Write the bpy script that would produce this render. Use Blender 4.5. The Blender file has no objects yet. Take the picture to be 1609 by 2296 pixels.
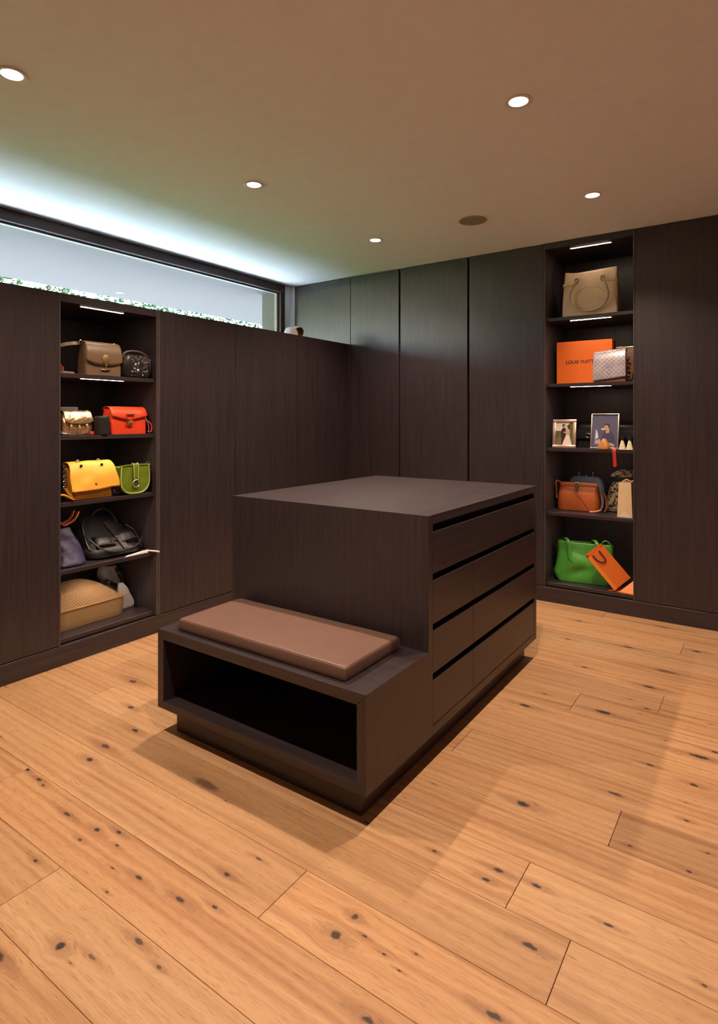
import bpy, bmesh, math, random
from mathutils import Vector, Matrix, noise
PI = math.pi
R = math.radians
S = bpy.context.scene
C = S.collection

# ---------------------------------------------------------------- camera
YAW = 0.60696
cam_d = bpy.data.cameras.new('camera')
cam = bpy.data.objects.new('camera', cam_d)
C.objects.link(cam)
cam.location = (0, 0, 1.35)
cam.rotation_euler = (PI / 2, 0, YAW)
cam_d.sensor_fit = 'AUTO'
cam_d.sensor_width = 36.0
cam_d.lens = 36.0 * 1325.25 / 2296.0
cam_d.shift_x = 0.0
cam_d.shift_y = -(1148.0 - 941.21) / 2296.0
cam_d.clip_start = 0.05
S.camera = cam

# ---------------------------------------------------------------- world, sun, exposure
W = bpy.data.worlds.new('world')
S.world = W
W.use_nodes = True
wn = W.node_tree
wn.nodes.clear()
sky = wn.nodes.new('ShaderNodeTexSky')
sky.sky_type = 'NISHITA'
sky.sun_disc = False
sky.sun_elevation = R(48)
sky.sun_rotation = R(250)
sky.air_density = 1.0
sky.dust_density = 0.6
bgn = wn.nodes.new('ShaderNodeBackground')
bgn.inputs['Strength'].default_value = 3.8
won = wn.nodes.new('ShaderNodeOutputWorld')
wn.links.new(sky.outputs[0], bgn.inputs[0])
wn.links.new(bgn.outputs[0], won.inputs[0])

sun_d = bpy.data.lights.new('sun', 'SUN')
sun_d.energy = 68.0
sun_d.angle = R(0.6)
sun_d.color = (1.0, 0.97, 0.92)
sun = bpy.data.objects.new('sun', sun_d)
C.objects.link(sun)
sun.location = (-20, -6, 18)
sun.rotation_euler = Vector((0.80, 0.35, -1.0)).to_track_quat('-Z', 'Y').to_euler()

S.view_settings.view_transform = 'Standard'
S.view_settings.look = 'None'
S.view_settings.exposure = 0.0
S.view_settings.gamma = 1.0
S.view_settings.use_curve_mapping = False
try:
    S.cycles.use_denoising = True
    S.cycles.max_bounces = 10
    S.cycles.diffuse_bounces = 6
    S.cycles.sample_clamp_indirect = 24.0
except Exception:
    pass

SPOT_W = 120.0
SPOT_COL = (1.0, 0.765, 0.585)
LED_STR = 48.0
LED_COL = (1.0, 0.80, 0.62)

# ---------------------------------------------------------------- measures (metres)
XL = -3.185      # front plane of the cabinets on the left
YB = 4.399       # front plane of the wardrobes at the back
ZC = 2.66        # ceiling
ZT = 2.046       # top of the cabinets on the left
XW = -3.885      # inner face of the window wall
XR = 0.60        # wall on the right, behind the frame edge
YF = -1.25       # wall behind the camera
BK = 5.00        # wall behind the back wardrobes
rnd = random.Random(7)

# ---------------------------------------------------------------- materials
def new_mat(name):
    m = bpy.data.materials.new(name)
    m.use_nodes = True
    n = m.node_tree.nodes
    return m, m.node_tree, n['Principled BSDF']

def nd(t, typ, **kw):
    n = t.nodes.new(typ)
    for k, v in kw.items():
        setattr(n, k, v)
    return n

def math_n(t, op, a=None, b=None, c=None):
    n = nd(t, 'ShaderNodeMath', operation=op)
    for i, v in enumerate((a, b, c)):
        if v is None:
            continue
        if hasattr(v, 'is_linked') or hasattr(v, 'links'):
            t.links.new(v, n.inputs[i])
        else:
            n.inputs[i].default_value = v
    return n.outputs[0]

def vmath(t, op, a, b=None):
    n = nd(t, 'ShaderNodeVectorMath', operation=op)
    for i, v in enumerate((a, b)):
        if v is None:
            continue
        if hasattr(v, 'links'):
            t.links.new(v, n.inputs[i])
        else:
            n.inputs[i].default_value = v
    return n.outputs[0]

def mix_col(t, fac, a, b, mode='MIX'):
    n = nd(t, 'ShaderNodeMix', data_type='RGBA', blend_type=mode)
    for i, v in ((0, fac), (6, a), (7, b)):
        if hasattr(v, 'links'):
            t.links.new(v, n.inputs[i])
        else:
            n.inputs[i].default_value = v if i == 0 else (v + (1,) if len(v) == 3 else v)
    return n.outputs[2]

def ramp(t, src, stops):
    n = nd(t, 'ShaderNodeValToRGB')
    e = n.color_ramp.elements
    while len(e) < len(stops):
        e.new(0.5)
    for el, (p, c) in zip(e, stops):
        el.position = p
        el.color = c + (1,) if len(c) == 3 else c
    t.links.new(src, n.inputs[0])
    return n.outputs[0]

def noise_n(t, vec, scale, detail=3, rough=0.55, dist=0.0):
    n = nd(t, 'ShaderNodeTexNoise')
    n.inputs['Scale'].default_value = scale
    n.inputs['Detail'].default_value = detail
    n.inputs['Roughness'].default_value = rough
    n.inputs['Distortion'].default_value = dist
    t.links.new(vec, n.inputs['Vector'])
    return n.outputs[0]

def bump(t, h, strength, dist, bsdf):
    b = nd(t, 'ShaderNodeBump')
    b.inputs['Strength'].default_value = strength
    b.inputs['Distance'].default_value = dist
    t.links.new(h, b.inputs['Height'])
    t.links.new(b.outputs[0], bsdf.inputs['Normal'])

def obj_coord(t, scale=(1, 1, 1), jitter=True):
    tc = nd(t, 'ShaderNodeTexCoord')
    v = tc.outputs['Object']
    if jitter:
        oi = nd(t, 'ShaderNodeObjectInfo')
        off = vmath(t, 'SCALE', oi.outputs['Color'])
        off.node.inputs['Scale'].default_value = 17.0
        v = vmath(t, 'ADD', v, off)
    return vmath(t, 'MULTIPLY', v, scale)

def plain(name, col, rough=0.5, metal=0.0, nscale=0, nstr=0.2, ndist=0.002, var=0.0, coat=0.0, spec=0.5):
    m, t, b = new_mat(name)
    b.inputs['Roughness'].default_value = rough
    b.inputs['Metallic'].default_value = metal
    b.inputs['Base Color'].default_value = col + (1,)
    b.inputs['Specular IOR Level'].default_value = spec
    if coat:
        b.inputs['Coat Weight'].default_value = coat
    if nscale or var:
        v = obj_coord(t, jitter=False)
        if nscale:
            bump(t, noise_n(t, v, nscale, 4), nstr, ndist, b)
        if var:
            f = noise_n(t, v, 14, 4)
            lo = tuple(c * (1 - var) for c in col)
            hi = tuple(min(1, c * (1 + var)) for c in col)
            t.links.new(ramp(t, f, [(0.3, lo), (0.7, hi)]), b.inputs['Base Color'])
    return m

def veneer(name, stretch, base=(0.0305, 0.0212, 0.0245)):
    """dark stained oak veneer; stretch = scale along x, y, z (small = along the grain)"""
    m, t, b = new_mat(name)
    v = obj_coord(t, stretch)
    a = noise_n(t, v, 1.0, 5, 0.6, 0.15)
    v2 = vmath(t, 'MULTIPLY', v, (4.0, 4.0, 3.0))
    f = noise_n(t, v2, 1.0, 3, 0.6)
    s = math_n(t, 'ADD', math_n(t, 'MULTIPLY', a, 0.6), math_n(t, 'MULTIPLY', f, 0.4))
    lo = tuple(c * 0.66 for c in base)
    hi = tuple(c * 1.50 for c in base)
    t.links.new(ramp(t, s, [(0.34, lo), (0.50, base), (0.68, hi)]), b.inputs['Base Color'])
    b.inputs['Roughness'].default_value = 0.37
    b.inputs['Specular IOR Level'].default_value = 0.54
    bump(t, s, 0.55, 0.0016, b)
    return m

WV = veneer('dark oak upright grain', (70, 70, 2.2))
WX = veneer('dark oak grain along x', (2.2, 70, 70))
WY = veneer('dark oak grain along y', (70, 2.2, 70))
WIN = veneer('dark oak inside', (60, 60, 2.2), (0.056, 0.043, 0.047))
M_GAP = plain('black recess', (0.006, 0.005, 0.005), 0.7)
M_CEIL = plain('ceiling plaster', (0.85, 0.87, 0.90), 0.9, nscale=9, nstr=0.03, ndist=0.01, var=0.02)
M_WALL = plain('painted plaster', (0.72, 0.72, 0.70), 0.9, nscale=30, nstr=0.05)
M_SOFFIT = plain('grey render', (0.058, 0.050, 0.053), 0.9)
M_WARM = plain('grey beige plaster', (0.76, 0.69, 0.66), 0.9, nscale=30, nstr=0.05)
M_FRAME = plain('dark bronze window frame', (0.050, 0.029, 0.020), 0.6)
M_BRASS = plain('brushed brass', (0.72, 0.52, 0.24), 0.32, 1.0)
M_GOLD = plain('polished gold', (0.90, 0.68, 0.34), 0.2, 1.0)
M_SILVER = plain('polished silver', (0.80, 0.79, 0.77), 0.2, 1.0)
M_STEEL = plain('satin nickel', (0.70, 0.68, 0.65), 0.35, 1.0)
M_TRIM = plain('white enamel trim', (0.75, 0.72, 0.68), 0.4)

def emis(name, col, s):
    m, t, b = new_mat(name)
    b.inputs['Base Color'].default_value = (0.8, 0.8, 0.8, 1)
    b.inputs['Emission Color'].default_value = col + (1,)
    b.inputs['Emission Strength'].default_value = s
    return m
M_LED = emis('led diffuser', LED_COL, LED_STR)
M_LAMP = emis('downlight lens', (1.0, 0.86, 0.68), 14.0)

def glass_mat():
    m = bpy.data.materials.new('window glass')
    m.use_nodes = True
    t = m.node_tree
    t.nodes.clear()
    o = nd(t, 'ShaderNodeOutputMaterial')
    tr = nd(t, 'ShaderNodeBsdfTransparent')
    tr.inputs[0].default_value = (0.95, 0.98, 0.97, 1)
    gl = nd(t, 'ShaderNodeBsdfGlossy')
    gl.inputs['Roughness'].default_value = 0.0
    ge = nd(t, 'ShaderNodeNewGeometry')
    dt = nd(t, 'ShaderNodeVectorMath', operation='DOT_PRODUCT')
    t.links.new(ge.outputs['Normal'], dt.inputs[0])
    t.links.new(ge.outputs['Incoming'], dt.inputs[1])
    gr = math_n(t, 'POWER', math_n(t, 'SUBTRACT', 1.0, math_n(t, 'ABSOLUTE', dt.outputs['Value'])), 5.0)
    fr = math_n(t, 'ADD', math_n(t, 'MULTIPLY', gr, 0.96), 0.04).node
    mx = nd(t, 'ShaderNodeMixShader')
    t.links.new(fr.outputs[0], mx.inputs[0])
    t.links.new(tr.outputs[0], mx.inputs[1])
    t.links.new(gl.outputs[0], mx.inputs[2])
    t.links.new(mx.outputs[0], o.inputs[0])
    return m
M_GLASS = glass_mat()

# --- oak planks
def knot_group():
    g = bpy.data.node_groups.new('oak knot', 'ShaderNodeTree')
    for nm, ty in (('P', 'NodeSocketVector'), ('Center', 'NodeSocketVector'), ('Scale', 'NodeSocketVector')):
        g.interface.new_socket(nm, in_out='INPUT', socket_type=ty)
    for nm in ('Core', 'Halo', 'Warp'):
        g.interface.new_socket(nm, in_out='OUTPUT', socket_type='NodeSocketFloat')
    gi, go = g.nodes.new('NodeGroupInput'), g.nodes.new('NodeGroupOutput')
    d = vmath(g, 'SUBTRACT', gi.outputs[0], gi.outputs[1])
    q = vmath(g, 'MULTIPLY', d, gi.outputs[2])
    q = vmath(g, 'MULTIPLY', q, (1, 1, 0))
    nz = nd(g, 'ShaderNodeTexNoise')
    nz.inputs['Scale'].default_value = 75
    nz.inputs['Detail'].default_value = 3
    g.links.new(gi.outputs[0], nz.inputs['Vector'])
    ln = nd(g, 'ShaderNodeVectorMath', operation='LENGTH')
    g.links.new(q, ln.inputs[0])
    L = math_n(g, 'ADD', ln.outputs['Value'], math_n(g, 'MULTIPLY', math_n(g, 'SUBTRACT', nz.outputs[0], 0.5), 0.9))
    mr = nd(g, 'ShaderNodeMapRange', interpolation_type='SMOOTHSTEP')
    g.links.new(L, mr.inputs[0])
    mr.inputs[1].default_value, mr.inputs[2].default_value = 0.45, 1.05
    mr.inputs[3].default_value, mr.inputs[4].default_value = 1.0, 0.0
    mh = nd(g, 'ShaderNodeMapRange', interpolation_type='SMOOTHERSTEP')
    lh = nd(g, 'ShaderNodeVectorMath', operation='LENGTH')
    g.links.new(vmath(g, 'MULTIPLY', q, (0.42, 1.0, 0)), lh.inputs[0])
    g.links.new(math_n(g, 'ADD', lh.outputs['Value'], math_n(g, 'MULTIPLY', math_n(g, 'SUBTRACT', nz.outputs[0], 0.5), 1.6)), mh.inputs[0])
    mh.inputs[1].default_value, mh.inputs[2].default_value = 0.4, 2.4
    mh.inputs[3].default_value, mh.inputs[4].default_value = 1.0, 0.0
    e = math_n(g, 'EXPONENT', math_n(g, 'MULTIPLY', math_n(g, 'POWER', ln.outputs['Value'], 2.0), -0.10))
    sx = nd(g, 'ShaderNodeSeparateXYZ')
    g.links.new(d, sx.inputs[0])
    w = math_n(g, 'MULTIPLY', sx.outputs[1], e)
    g.links.new(mr.outputs[0], go.inputs[0])
    g.links.new(mh.outputs[0], go.inputs[1])
    g.links.new(w, go.inputs[2])
    return g
KNOT = knot_group()

def oak_mat(name, knots=()):
    """knots: (x, y, radius, stretch along the plank, strength) in plank coordinates"""
    m, t, b = new_mat(name)
    tc = nd(t, 'ShaderNodeTexCoord')
    P = tc.outputs['Object']
    oi = nd(t, 'ShaderNodeObjectInfo')
    sc = nd(t, 'ShaderNodeSeparateColor')
    t.links.new(oi.outputs['Color'], sc.inputs[0])
    tone, hue, seed = sc.outputs
    core = halo = warp = None
    for (x, y, r, st, k) in knots:
        g = nd(t, 'ShaderNodeGroup')
        g.node_tree = KNOT
        t.links.new(P, g.inputs[0])
        g.inputs[1].default_value = (x, y, 0)
        g.inputs[2].default_value = (1 / (r * st), 1 / r, 0)
        c0 = math_n(t, 'MULTIPLY', g.outputs[0], k)
        h0 = math_n(t, 'MULTIPLY', g.outputs[1], min(1, k + 0.1))
        core = c0 if core is None else math_n(t, 'MAXIMUM', core, c0)
        halo = h0 if halo is None else math_n(t, 'MAXIMUM', halo, h0)
        warp = g.outputs[2] if warp is None else math_n(t, 'ADD', warp, g.outputs[2])
    sp = nd(t, 'ShaderNodeSeparateXYZ')
    t.links.new(P, sp.inputs[0])
    y = sp.outputs[1]
    if warp is not None:
        y = math_n(t, 'SUBTRACT', y, math_n(t, 'MULTIPLY', warp, 0.75))
    cb = nd(t, 'ShaderNodeCombineXYZ')
    t.links.new(sp.outputs[0], cb.inputs[0])
    t.links.new(y, cb.inputs[1])
    t.links.new(math_n(t, 'MULTIPLY', seed, 31.0), cb.inputs[2])
    v = cb.outputs[0]
    # broad cathedral figure, medium streaks, fine pores
    lowf = noise_n(t, vmath(t, 'MULTIPLY', v, (0.55, 5.0, 1)), 1.0, 2, 0.5)
    fig = nd(t, 'ShaderNodeTexWave', wave_type='BANDS', bands_direction='Y', wave_profile='SIN')
    fv = vmath(t, 'MULTIPLY', v, (0.22, 3.2, 1))
    t.links.new(fv, fig.inputs['Vector'])
    fig.inputs['Scale'].default_value = 2.6
    fig.inputs['Distortion'].default_value = 7.0
    fig.inputs['Detail'].default_value = 2.0
    fig.inputs['Detail Scale'].default_value = 1.1
    streak = noise_n(t, vmath(t, 'MULTIPLY', v, (1.3, 34, 1)), 1.0, 4, 0.6, 0.3)
    pore = noise_n(t, vmath(t, 'MULTIPLY', v, (22, 420, 1)), 1.0, 2, 0.6)
    s = math_n(t, 'ADD', math_n(t, 'MULTIPLY', fig.outputs[0], 0.10), math_n(t, 'MULTIPLY', streak, 0.50))
    s = math_n(t, 'ADD', s, math_n(t, 'MULTIPLY', lowf, 0.42))
    col = ramp(t, s, [(0.32, (0.335, 0.160, 0.070)), (0.50, (0.455, 0.258, 0.126)), (0.70, (0.53, 0.325, 0.17))])
    pr = ramp(t, pore, [(0.30, (0.70, 0.64, 0.57)), (0.46, (1, 1, 1))])
    col = mix_col(t, 1.0, col, pr, 'MULTIPLY')
    # long reddish flame marks
    fl = noise_n(t, vmath(t, 'MULTIPLY', v, (0.9, 15, 1)), 1.0, 3, 0.55, 0.6)
    flm = ramp(t, fl, [(0.59, (0, 0, 0)), (0.72, (1, 1, 1))])
    col = mix_col(t, math_n(t, 'MULTIPLY', flm, 0.66), col, (0.30, 0.150, 0.072))
    # small dark flecks
    fk = noise_n(t, vmath(t, 'MULTIPLY', v, (9, 60, 1)), 1.0, 2, 0.5)
    fkm = ramp(t, fk, [(0.735, (0, 0, 0)), (0.79, (1, 1, 1))])
    col = mix_col(t, math_n(t, 'MULTIPLY', fkm, 0.65), col, (0.16, 0.075, 0.04))
    # plank tone
    tn = nd(t, 'ShaderNodeCombineColor')
    f = math_n(t, 'ADD', math_n(t, 'MULTIPLY', tone, 0.40), 0.80)
    t.links.new(f, tn.inputs[0])
    t.links.new(math_n(t, 'MULTIPLY', f, math_n(t, 'ADD', math_n(t, 'MULTIPLY', hue, 0.16), 0.91)), tn.inputs[1])
    t.links.new(math_n(t, 'MULTIPLY', f, math_n(t, 'ADD', math_n(t, 'MULTIPLY', hue, 0.30), 0.83)), tn.inputs[2])
    col = mix_col(t, 1.0, col, tn.outputs[0], 'MULTIPLY')
    if core is not None:
        col = mix_col(t, math_n(t, 'MULTIPLY', halo, 0.50), col, (0.20, 0.088, 0.045))
        col = mix_col(t, core, col, (0.026, 0.018, 0.016))
    t.links.new(col, b.inputs['Base Color'])
    b.inputs['Roughness'].default_value = 0.50
    b.inputs['Specular IOR Level'].default_value = 0.30
    bump(t, math_n(t, 'ADD', math_n(t, 'MULTIPLY', streak, 0.5), math_n(t, 'MULTIPLY', pore, 0.5)), 0.25, 0.0008, b)
    return m

# ---------------------------------------------------------------- mesh helpers
def link_mesh(name, bm, mats, parent=None, smooth=None, solid=None, subsurf=0):
    me = bpy.data.meshes.new(name)
    bmesh.ops.recalc_face_normals(bm, faces=bm.faces)
    bm.to_mesh(me)
    bm.free()
    for m in (mats if isinstance(mats, (list, tuple)) else [mats]):
        me.materials.append(m)
    if smooth is not None:
        me.shade_smooth()
        me.set_sharp_from_angle(angle=R(smooth))
    o = bpy.data.objects.new(name, me)
    C.objects.link(o)
    o.color = (rnd.random(), rnd.random(), rnd.random(), 1)
    if parent:
        o.parent = parent
    if solid:
        md = o.modifiers.new('thickness', 'SOLIDIFY')
        md.thickness = solid
        md.offset = 1.0
    if subsurf:
        md = o.modifiers.new('smooth', 'SUBSURF')
        md.levels = md.render_levels = subsurf
    return o

def box(bm, x0, x1, y0, y1, z0, z1, bev=0.0, seg=2, mi=0):
    vs = [bm.verts.new((x, y, z)) for x in (x0, x1) for y in (y0, y1) for z in (z0, z1)]
    fs = [bm.faces.new([vs[i] for i in q]) for q in
          ((0, 1, 3, 2), (4, 6, 7, 5), (0, 4, 5, 1), (2, 3, 7, 6), (0, 2, 6, 4), (1, 5, 7, 3))]
    for f in fs:
        f.material_index = mi
    if bev:
        es = {e for f in fs for e in f.edges}
        bmesh.ops.bevel(bm, geom=list(es), offset=bev, segments=seg, profile=0.5, affect='EDGES', material=mi)
    return fs

def bx(name, parent, mats, x0, x1, y0, y1, z0, z1, bev=0.0012, seg=1):
    bm = bmesh.new()
    box(bm, x0, x1, y0, y1, z0, z1, bev, seg)
    return link_mesh(name, bm, mats, parent)

def thing(name, label, cat, loc=(0, 0, 0), rz=0.0, group=None):
    o = bpy.data.objects.new(name, None)
    C.objects.link(o)
    o.empty_display_size = 0.1
    o.location = loc
    o.rotation_euler = (0, 0, rz)
    o['label'] = label
    o['category'] = cat
    if group:
        o['group'] = group
    return o

def struct(o):
    o['kind'] = 'structure'
    return o

def rring(w, d, r, n=44, cx=0.0, cy=0.0):
    """rounded rectangle, n points evenly spaced, counter clockwise from front centre"""
    r = max(1e-4, min(r, w / 2 - 1e-4, d / 2 - 1e-4))
    a, b = w - 2 * r, d - 2 * r
    per = 2 * a + 2 * b + 2 * PI * r
    out = []
    for i in range(n):
        s = (i / n) * per
        if s < a / 2:
            p = (s, -d / 2)
        else:
            s -= a / 2
            q = PI * r / 2
            if s < q:
                t = s / r
                p = (a / 2 + r * math.sin(t), -b / 2 - r * math.cos(t))
            elif s < q + b:
                p = (w / 2, -b / 2 + s - q)
            elif s < 2 * q + b:
                t = (s - q - b) / r
                p = (a / 2 + r * math.cos(t), b / 2 + r * math.sin(t))
            elif s < 2 * q + b + a:
                p = (a / 2 - (s - 2 * q - b), d / 2)
            elif s < 3 * q + b + a:
                t = (s - 2 * q - b - a) / r
                p = (-a / 2 - r * math.sin(t), b / 2 + r * math.cos(t))
            elif s < 3 * q + 2 * b + a:
                p = (-w / 2, b / 2 - (s - 3 * q - b - a))
            elif s < 4 * q + 2 * b + a:
                t = (s - 3 * q - 2 * b - a) / r
                p = (-a / 2 - r * math.cos(t), -b / 2 - r * math.sin(t))
            else:
                p = (-a / 2 + (s - 4 * q - 2 * b - a), -d / 2)
        out.append((p[0] + cx, p[1] + cy))
    return out

def interp(rows, k):
    """catmull-rom through rows of numbers, k steps per span"""
    out = []
    n = len(rows)
    for i in range(n - 1):
        p0, p1, p2, p3 = rows[max(0, i - 1)], rows[i], rows[i + 1], rows[min(n - 1, i + 2)]
        for j in range(k):
            t = j / k
            out.append(tuple(0.5 * (2 * b + (c - a) * t + (2 * a - 5 * b + 4 * c - d) * t * t + (3 * b - a - 3 * c + d) * t ** 3)
                             for a, b, c, d in zip(p0, p1, p2, p3)))
    out.append(tuple(rows[-1]))
    return out

def loft(bm, rows, n=44, k=3, cap=True, warp=None):
    """rows: (z, width, depth, corner radius, dx, dy); y measured from the front so bodies start at y = 0"""
    rings = []
    for (z, w, d, r, dx, dy) in (interp(rows, k) if k > 1 else rows):
        ring = []
        for (x, y) in rring(max(w, 1e-3), max(d, 1e-3), r, n, dx, dy):
            p = Vector((x, y, z))
            if warp:
                p = warp(p)
            ring.append(bm.verts.new(p))
        rings.append(ring)
    for a, b in zip(rings, rings[1:]):
        for i in range(n):
            j = (i + 1) % n
            bm.faces.new((a[i], a[j], b[j], b[i]))
    if cap:
        bm.faces.new(list(reversed(rings[0])))
        bm.faces.new(rings[-1])
    return rings

def wrinkle(amp, freq, seed=0.0, ygain=1.0):
    def f(p):
        q = p * freq + Vector((seed, seed * 1.7, seed * 0.3))
        v = noise.noise_vector(q)
        return p + Vector((v.x, v.y * ygain, v.z * 0.6)) * amp
    return f

def smooth_path(pts, k=6):
    return [Vector(p) for p in interp([tuple(p) for p in pts], k)]

def tube(bm, pts, r, n=8, k=6, closed=False, r1=None):
    P = smooth_path(pts, k) if k > 1 else [Vector(p) for p in pts]
    if closed:
        P = P[:-1] if (P[0] - P[-1]).length < 1e-6 else P
    rings = []
    up = Vector((0.13, 0.31, 0.94))
    N = len(P)
    for i, p in enumerate(P):
        a = P[(i - 1) % N] if closed else P[max(0, i - 1)]
        b = P[(i + 1) % N] if closed else P[min(N - 1, i + 1)]
        t = (b - a)
        t = t.normalized() if t.length > 1e-9 else Vector((0, 0, 1))
        s = t.cross(up)
        if s.length < 1e-3:
            s = t.cross(Vector((1, 0, 0)))
        s.normalize()
        up = s.cross(t).normalized()
        rr = r if r1 is None else r + (r1 - r) * i / max(1, N - 1)
        rings.append([bm.verts.new(p + (s * math.cos(2 * PI * j / n) + up * math.sin(2 * PI * j / n)) * rr) for j in range(n)])
    m = N if closed else N - 1
    for i in range(m):
        a, b = rings[i], rings[(i + 1) % N]
        for j in range(n):
            bm.faces.new((a[j], a[(j + 1) % n], b[(j + 1) % n], b[j]))
    if not closed:
        bm.faces.new(list(reversed(rings[0])))
        bm.faces.new(rings[-1])

def ribbon(bm, pts, w, t, side=(1, 0, 0), k=6):
    """flat strap: width w along side, thickness t"""
    P = smooth_path(pts, k)
    sd = Vector(side).normalized()
    rings = []
    for i, p in enumerate(P):
        d = (P[min(len(P) - 1, i + 1)] - P[max(0, i - 1)]).normalized()
        s = (sd - d * sd.dot(d))
        s = s.normalized() if s.length > 1e-4 else d.orthogonal().normalized()
        u = d.cross(s).normalized()
        rings.append([bm.verts.new(p + s * a * w / 2 + u * b * t / 2) for a, b in ((-1, -1), (1, -1), (1, 1), (-1, 1))])
    for a, b in zip(rings, rings[1:]):
        for j in range(4):
            bm.faces.new((a[j], a[(j + 1) % 4], b[(j + 1) % 4], b[j]))
    bm.faces.new(list(reversed(rings[0])))
    bm.faces.new(rings[-1])

def torus(bm, c, R0, r, axis='y', n=20, m=7, sx=1.0, sz=1.0):
    pts = []
    for i in range(n):
        a = 2 * PI * i / n
        u, v = R0 * math.cos(a) * sx, R0 * math.sin(a) * sz
        pts.append({'y': (c[0] + u, c[1], c[2] + v), 'x': (c[0], c[1] + u, c[2] + v), 'z': (c[0] + u, c[1] + v, c[2])}[axis])
    tube(bm, pts, r, m, 1, True)

def lathe(bm, prof, n=28, c=(0, 0, 0), axis='z'):
    rings = []
    for (r, z) in prof:
        ring = []
        for i in range(n):
            a = 2 * PI * i / n
            x, y = max(r, 1e-4) * math.cos(a), max(r, 1e-4) * math.sin(a)
            p = {'z': (x, y, z), 'y': (x, z, y), 'x': (z, x, y)}[axis]
            ring.append(bm.verts.new((p[0] + c[0], p[1] + c[1], p[2] + c[2])))
        rings.append(ring)
    for a, b in zip(rings, rings[1:]):
        for i in range(n):
            j = (i + 1) % n
            bm.faces.new((a[i], a[j], b[j], b[i]))
    bm.faces.new(list(reversed(rings[0])))
    bm.faces.new(rings[-1])

def ball(bm, c, r, n=10, sq=(1, 1, 1)):
    m = Matrix.Translation(c) @ Matrix.Diagonal((r * sq[0], r * sq[1], r * sq[2], 1))
    bmesh.ops.create_uvsphere(bm, u_segments=n, v_segments=max(5, n // 2 + 1), radius=1, matrix=m)

def flap_sheet(bm, w0, w1, path, drop, n=22, m=18, warp=None):
    """sheet that runs along path (y, z) from back over the top to the front; width w0 -> w1;
    drop(t), t in -1..1, = fraction of the path reached at that place across the width"""
    P = interp(path, 8)
    seg = [0.0]
    for a, b in zip(P, P[1:]):
        seg.append(seg[-1] + math.hypot(b[0] - a[0], b[1] - a[1]))
    L = seg[-1]
    def at(s):
        s = min(max(s, 0), L)
        for i in range(len(P) - 1):
            if s <= seg[i + 1] + 1e-9:
                f = (s - seg[i]) / max(1e-9, seg[i + 1] - seg[i])
                return P[i][0] + (P[i + 1][0] - P[i][0]) * f, P[i][1] + (P[i + 1][1] - P[i][1]) * f
        return P[-1]
    grid = []
    for i in range(m + 1):
        row = []
        for j in range(n + 1):
            t = -1 + 2 * j / n
            s = L * (i / m) * drop(t)
            y, z = at(s)
            w = w0 + (w1 - w0) * (s / L)
            p = Vector((t * w / 2, y, z))
            if warp:
                p = warp(p)
            row.append(bm.verts.new(p))
        grid.append(row)
    for i in range(m):
        for j in range(n):
            bm.faces.new((grid[i][j], grid[i][j + 1], grid[i + 1][j + 1], grid[i + 1][j]))
    return grid

def poly(bm, pts, y, mi=0):
    """flat polygon in the x-z plane at depth y (printed shapes)"""
    f = bm.faces.new([bm.verts.new((x, y, z)) for x, z in pts])
    f.material_index = mi
    return f

def ell(cx, cz, a, b, n=12):
    return [(cx + a * math.cos(2 * PI * i / n), cz + b * math.sin(2 * PI * i / n)) for i in range(n)]

RESTING = []
def at_left(name, label, cat, along, dep, z, turn=0.0, group=None):
    o = thing(name, label, cat, (XL - dep, along, z), PI / 2 + turn, group)
    RESTING.append((o, z))
    return o

def at_back(name, label, cat, along, dep, z, turn=0.0, group=None):
    o = thing(name, label, cat, (along, YB + dep, z), turn, group)
    RESTING.append((o, z))
    return o

# ================================================================ structure
# ---- floor of oak planks
floor = struct(bx('floor', None, plain('subfloor', (0.12, 0.08, 0.05), 0.9), XL - 0.02, XR, YF, YB + 0.03, -0.06, -0.0125, 0))
Y0, PW = 0.7455, 0.2068
JOINTS = {0: [-1.755], 1: [-2.36], 2: [-1.138], 3: [-0.424], 4: [-2.72, -0.60], 5: [-1.9], 6: [-0.42], 7: [-1.064], 8: [-2.4, 0.2],
          9: [-1.7], 10: [-0.765], 11: [-0.423], 12: [-1.3], 13: [-2.2, -0.1], 14: [-1.5], 15: [-0.423], 16: [-2.6, 0.1], 17: [-0.941]}
TONE = {(0, 0): .42, (0, 1): .56, (1, 0): .55, (1, 1): .62, (2, 0): .66, (2, 1): .86, (3, 0): .40, (3, 1): .62, (4, 0): .5, (4, 1): .70,
        (6, 0): .55, (6, 1): .0, (5, 1): .60, (7, 1): .42, (8, 1): .55, (3, 2): .5}
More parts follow.
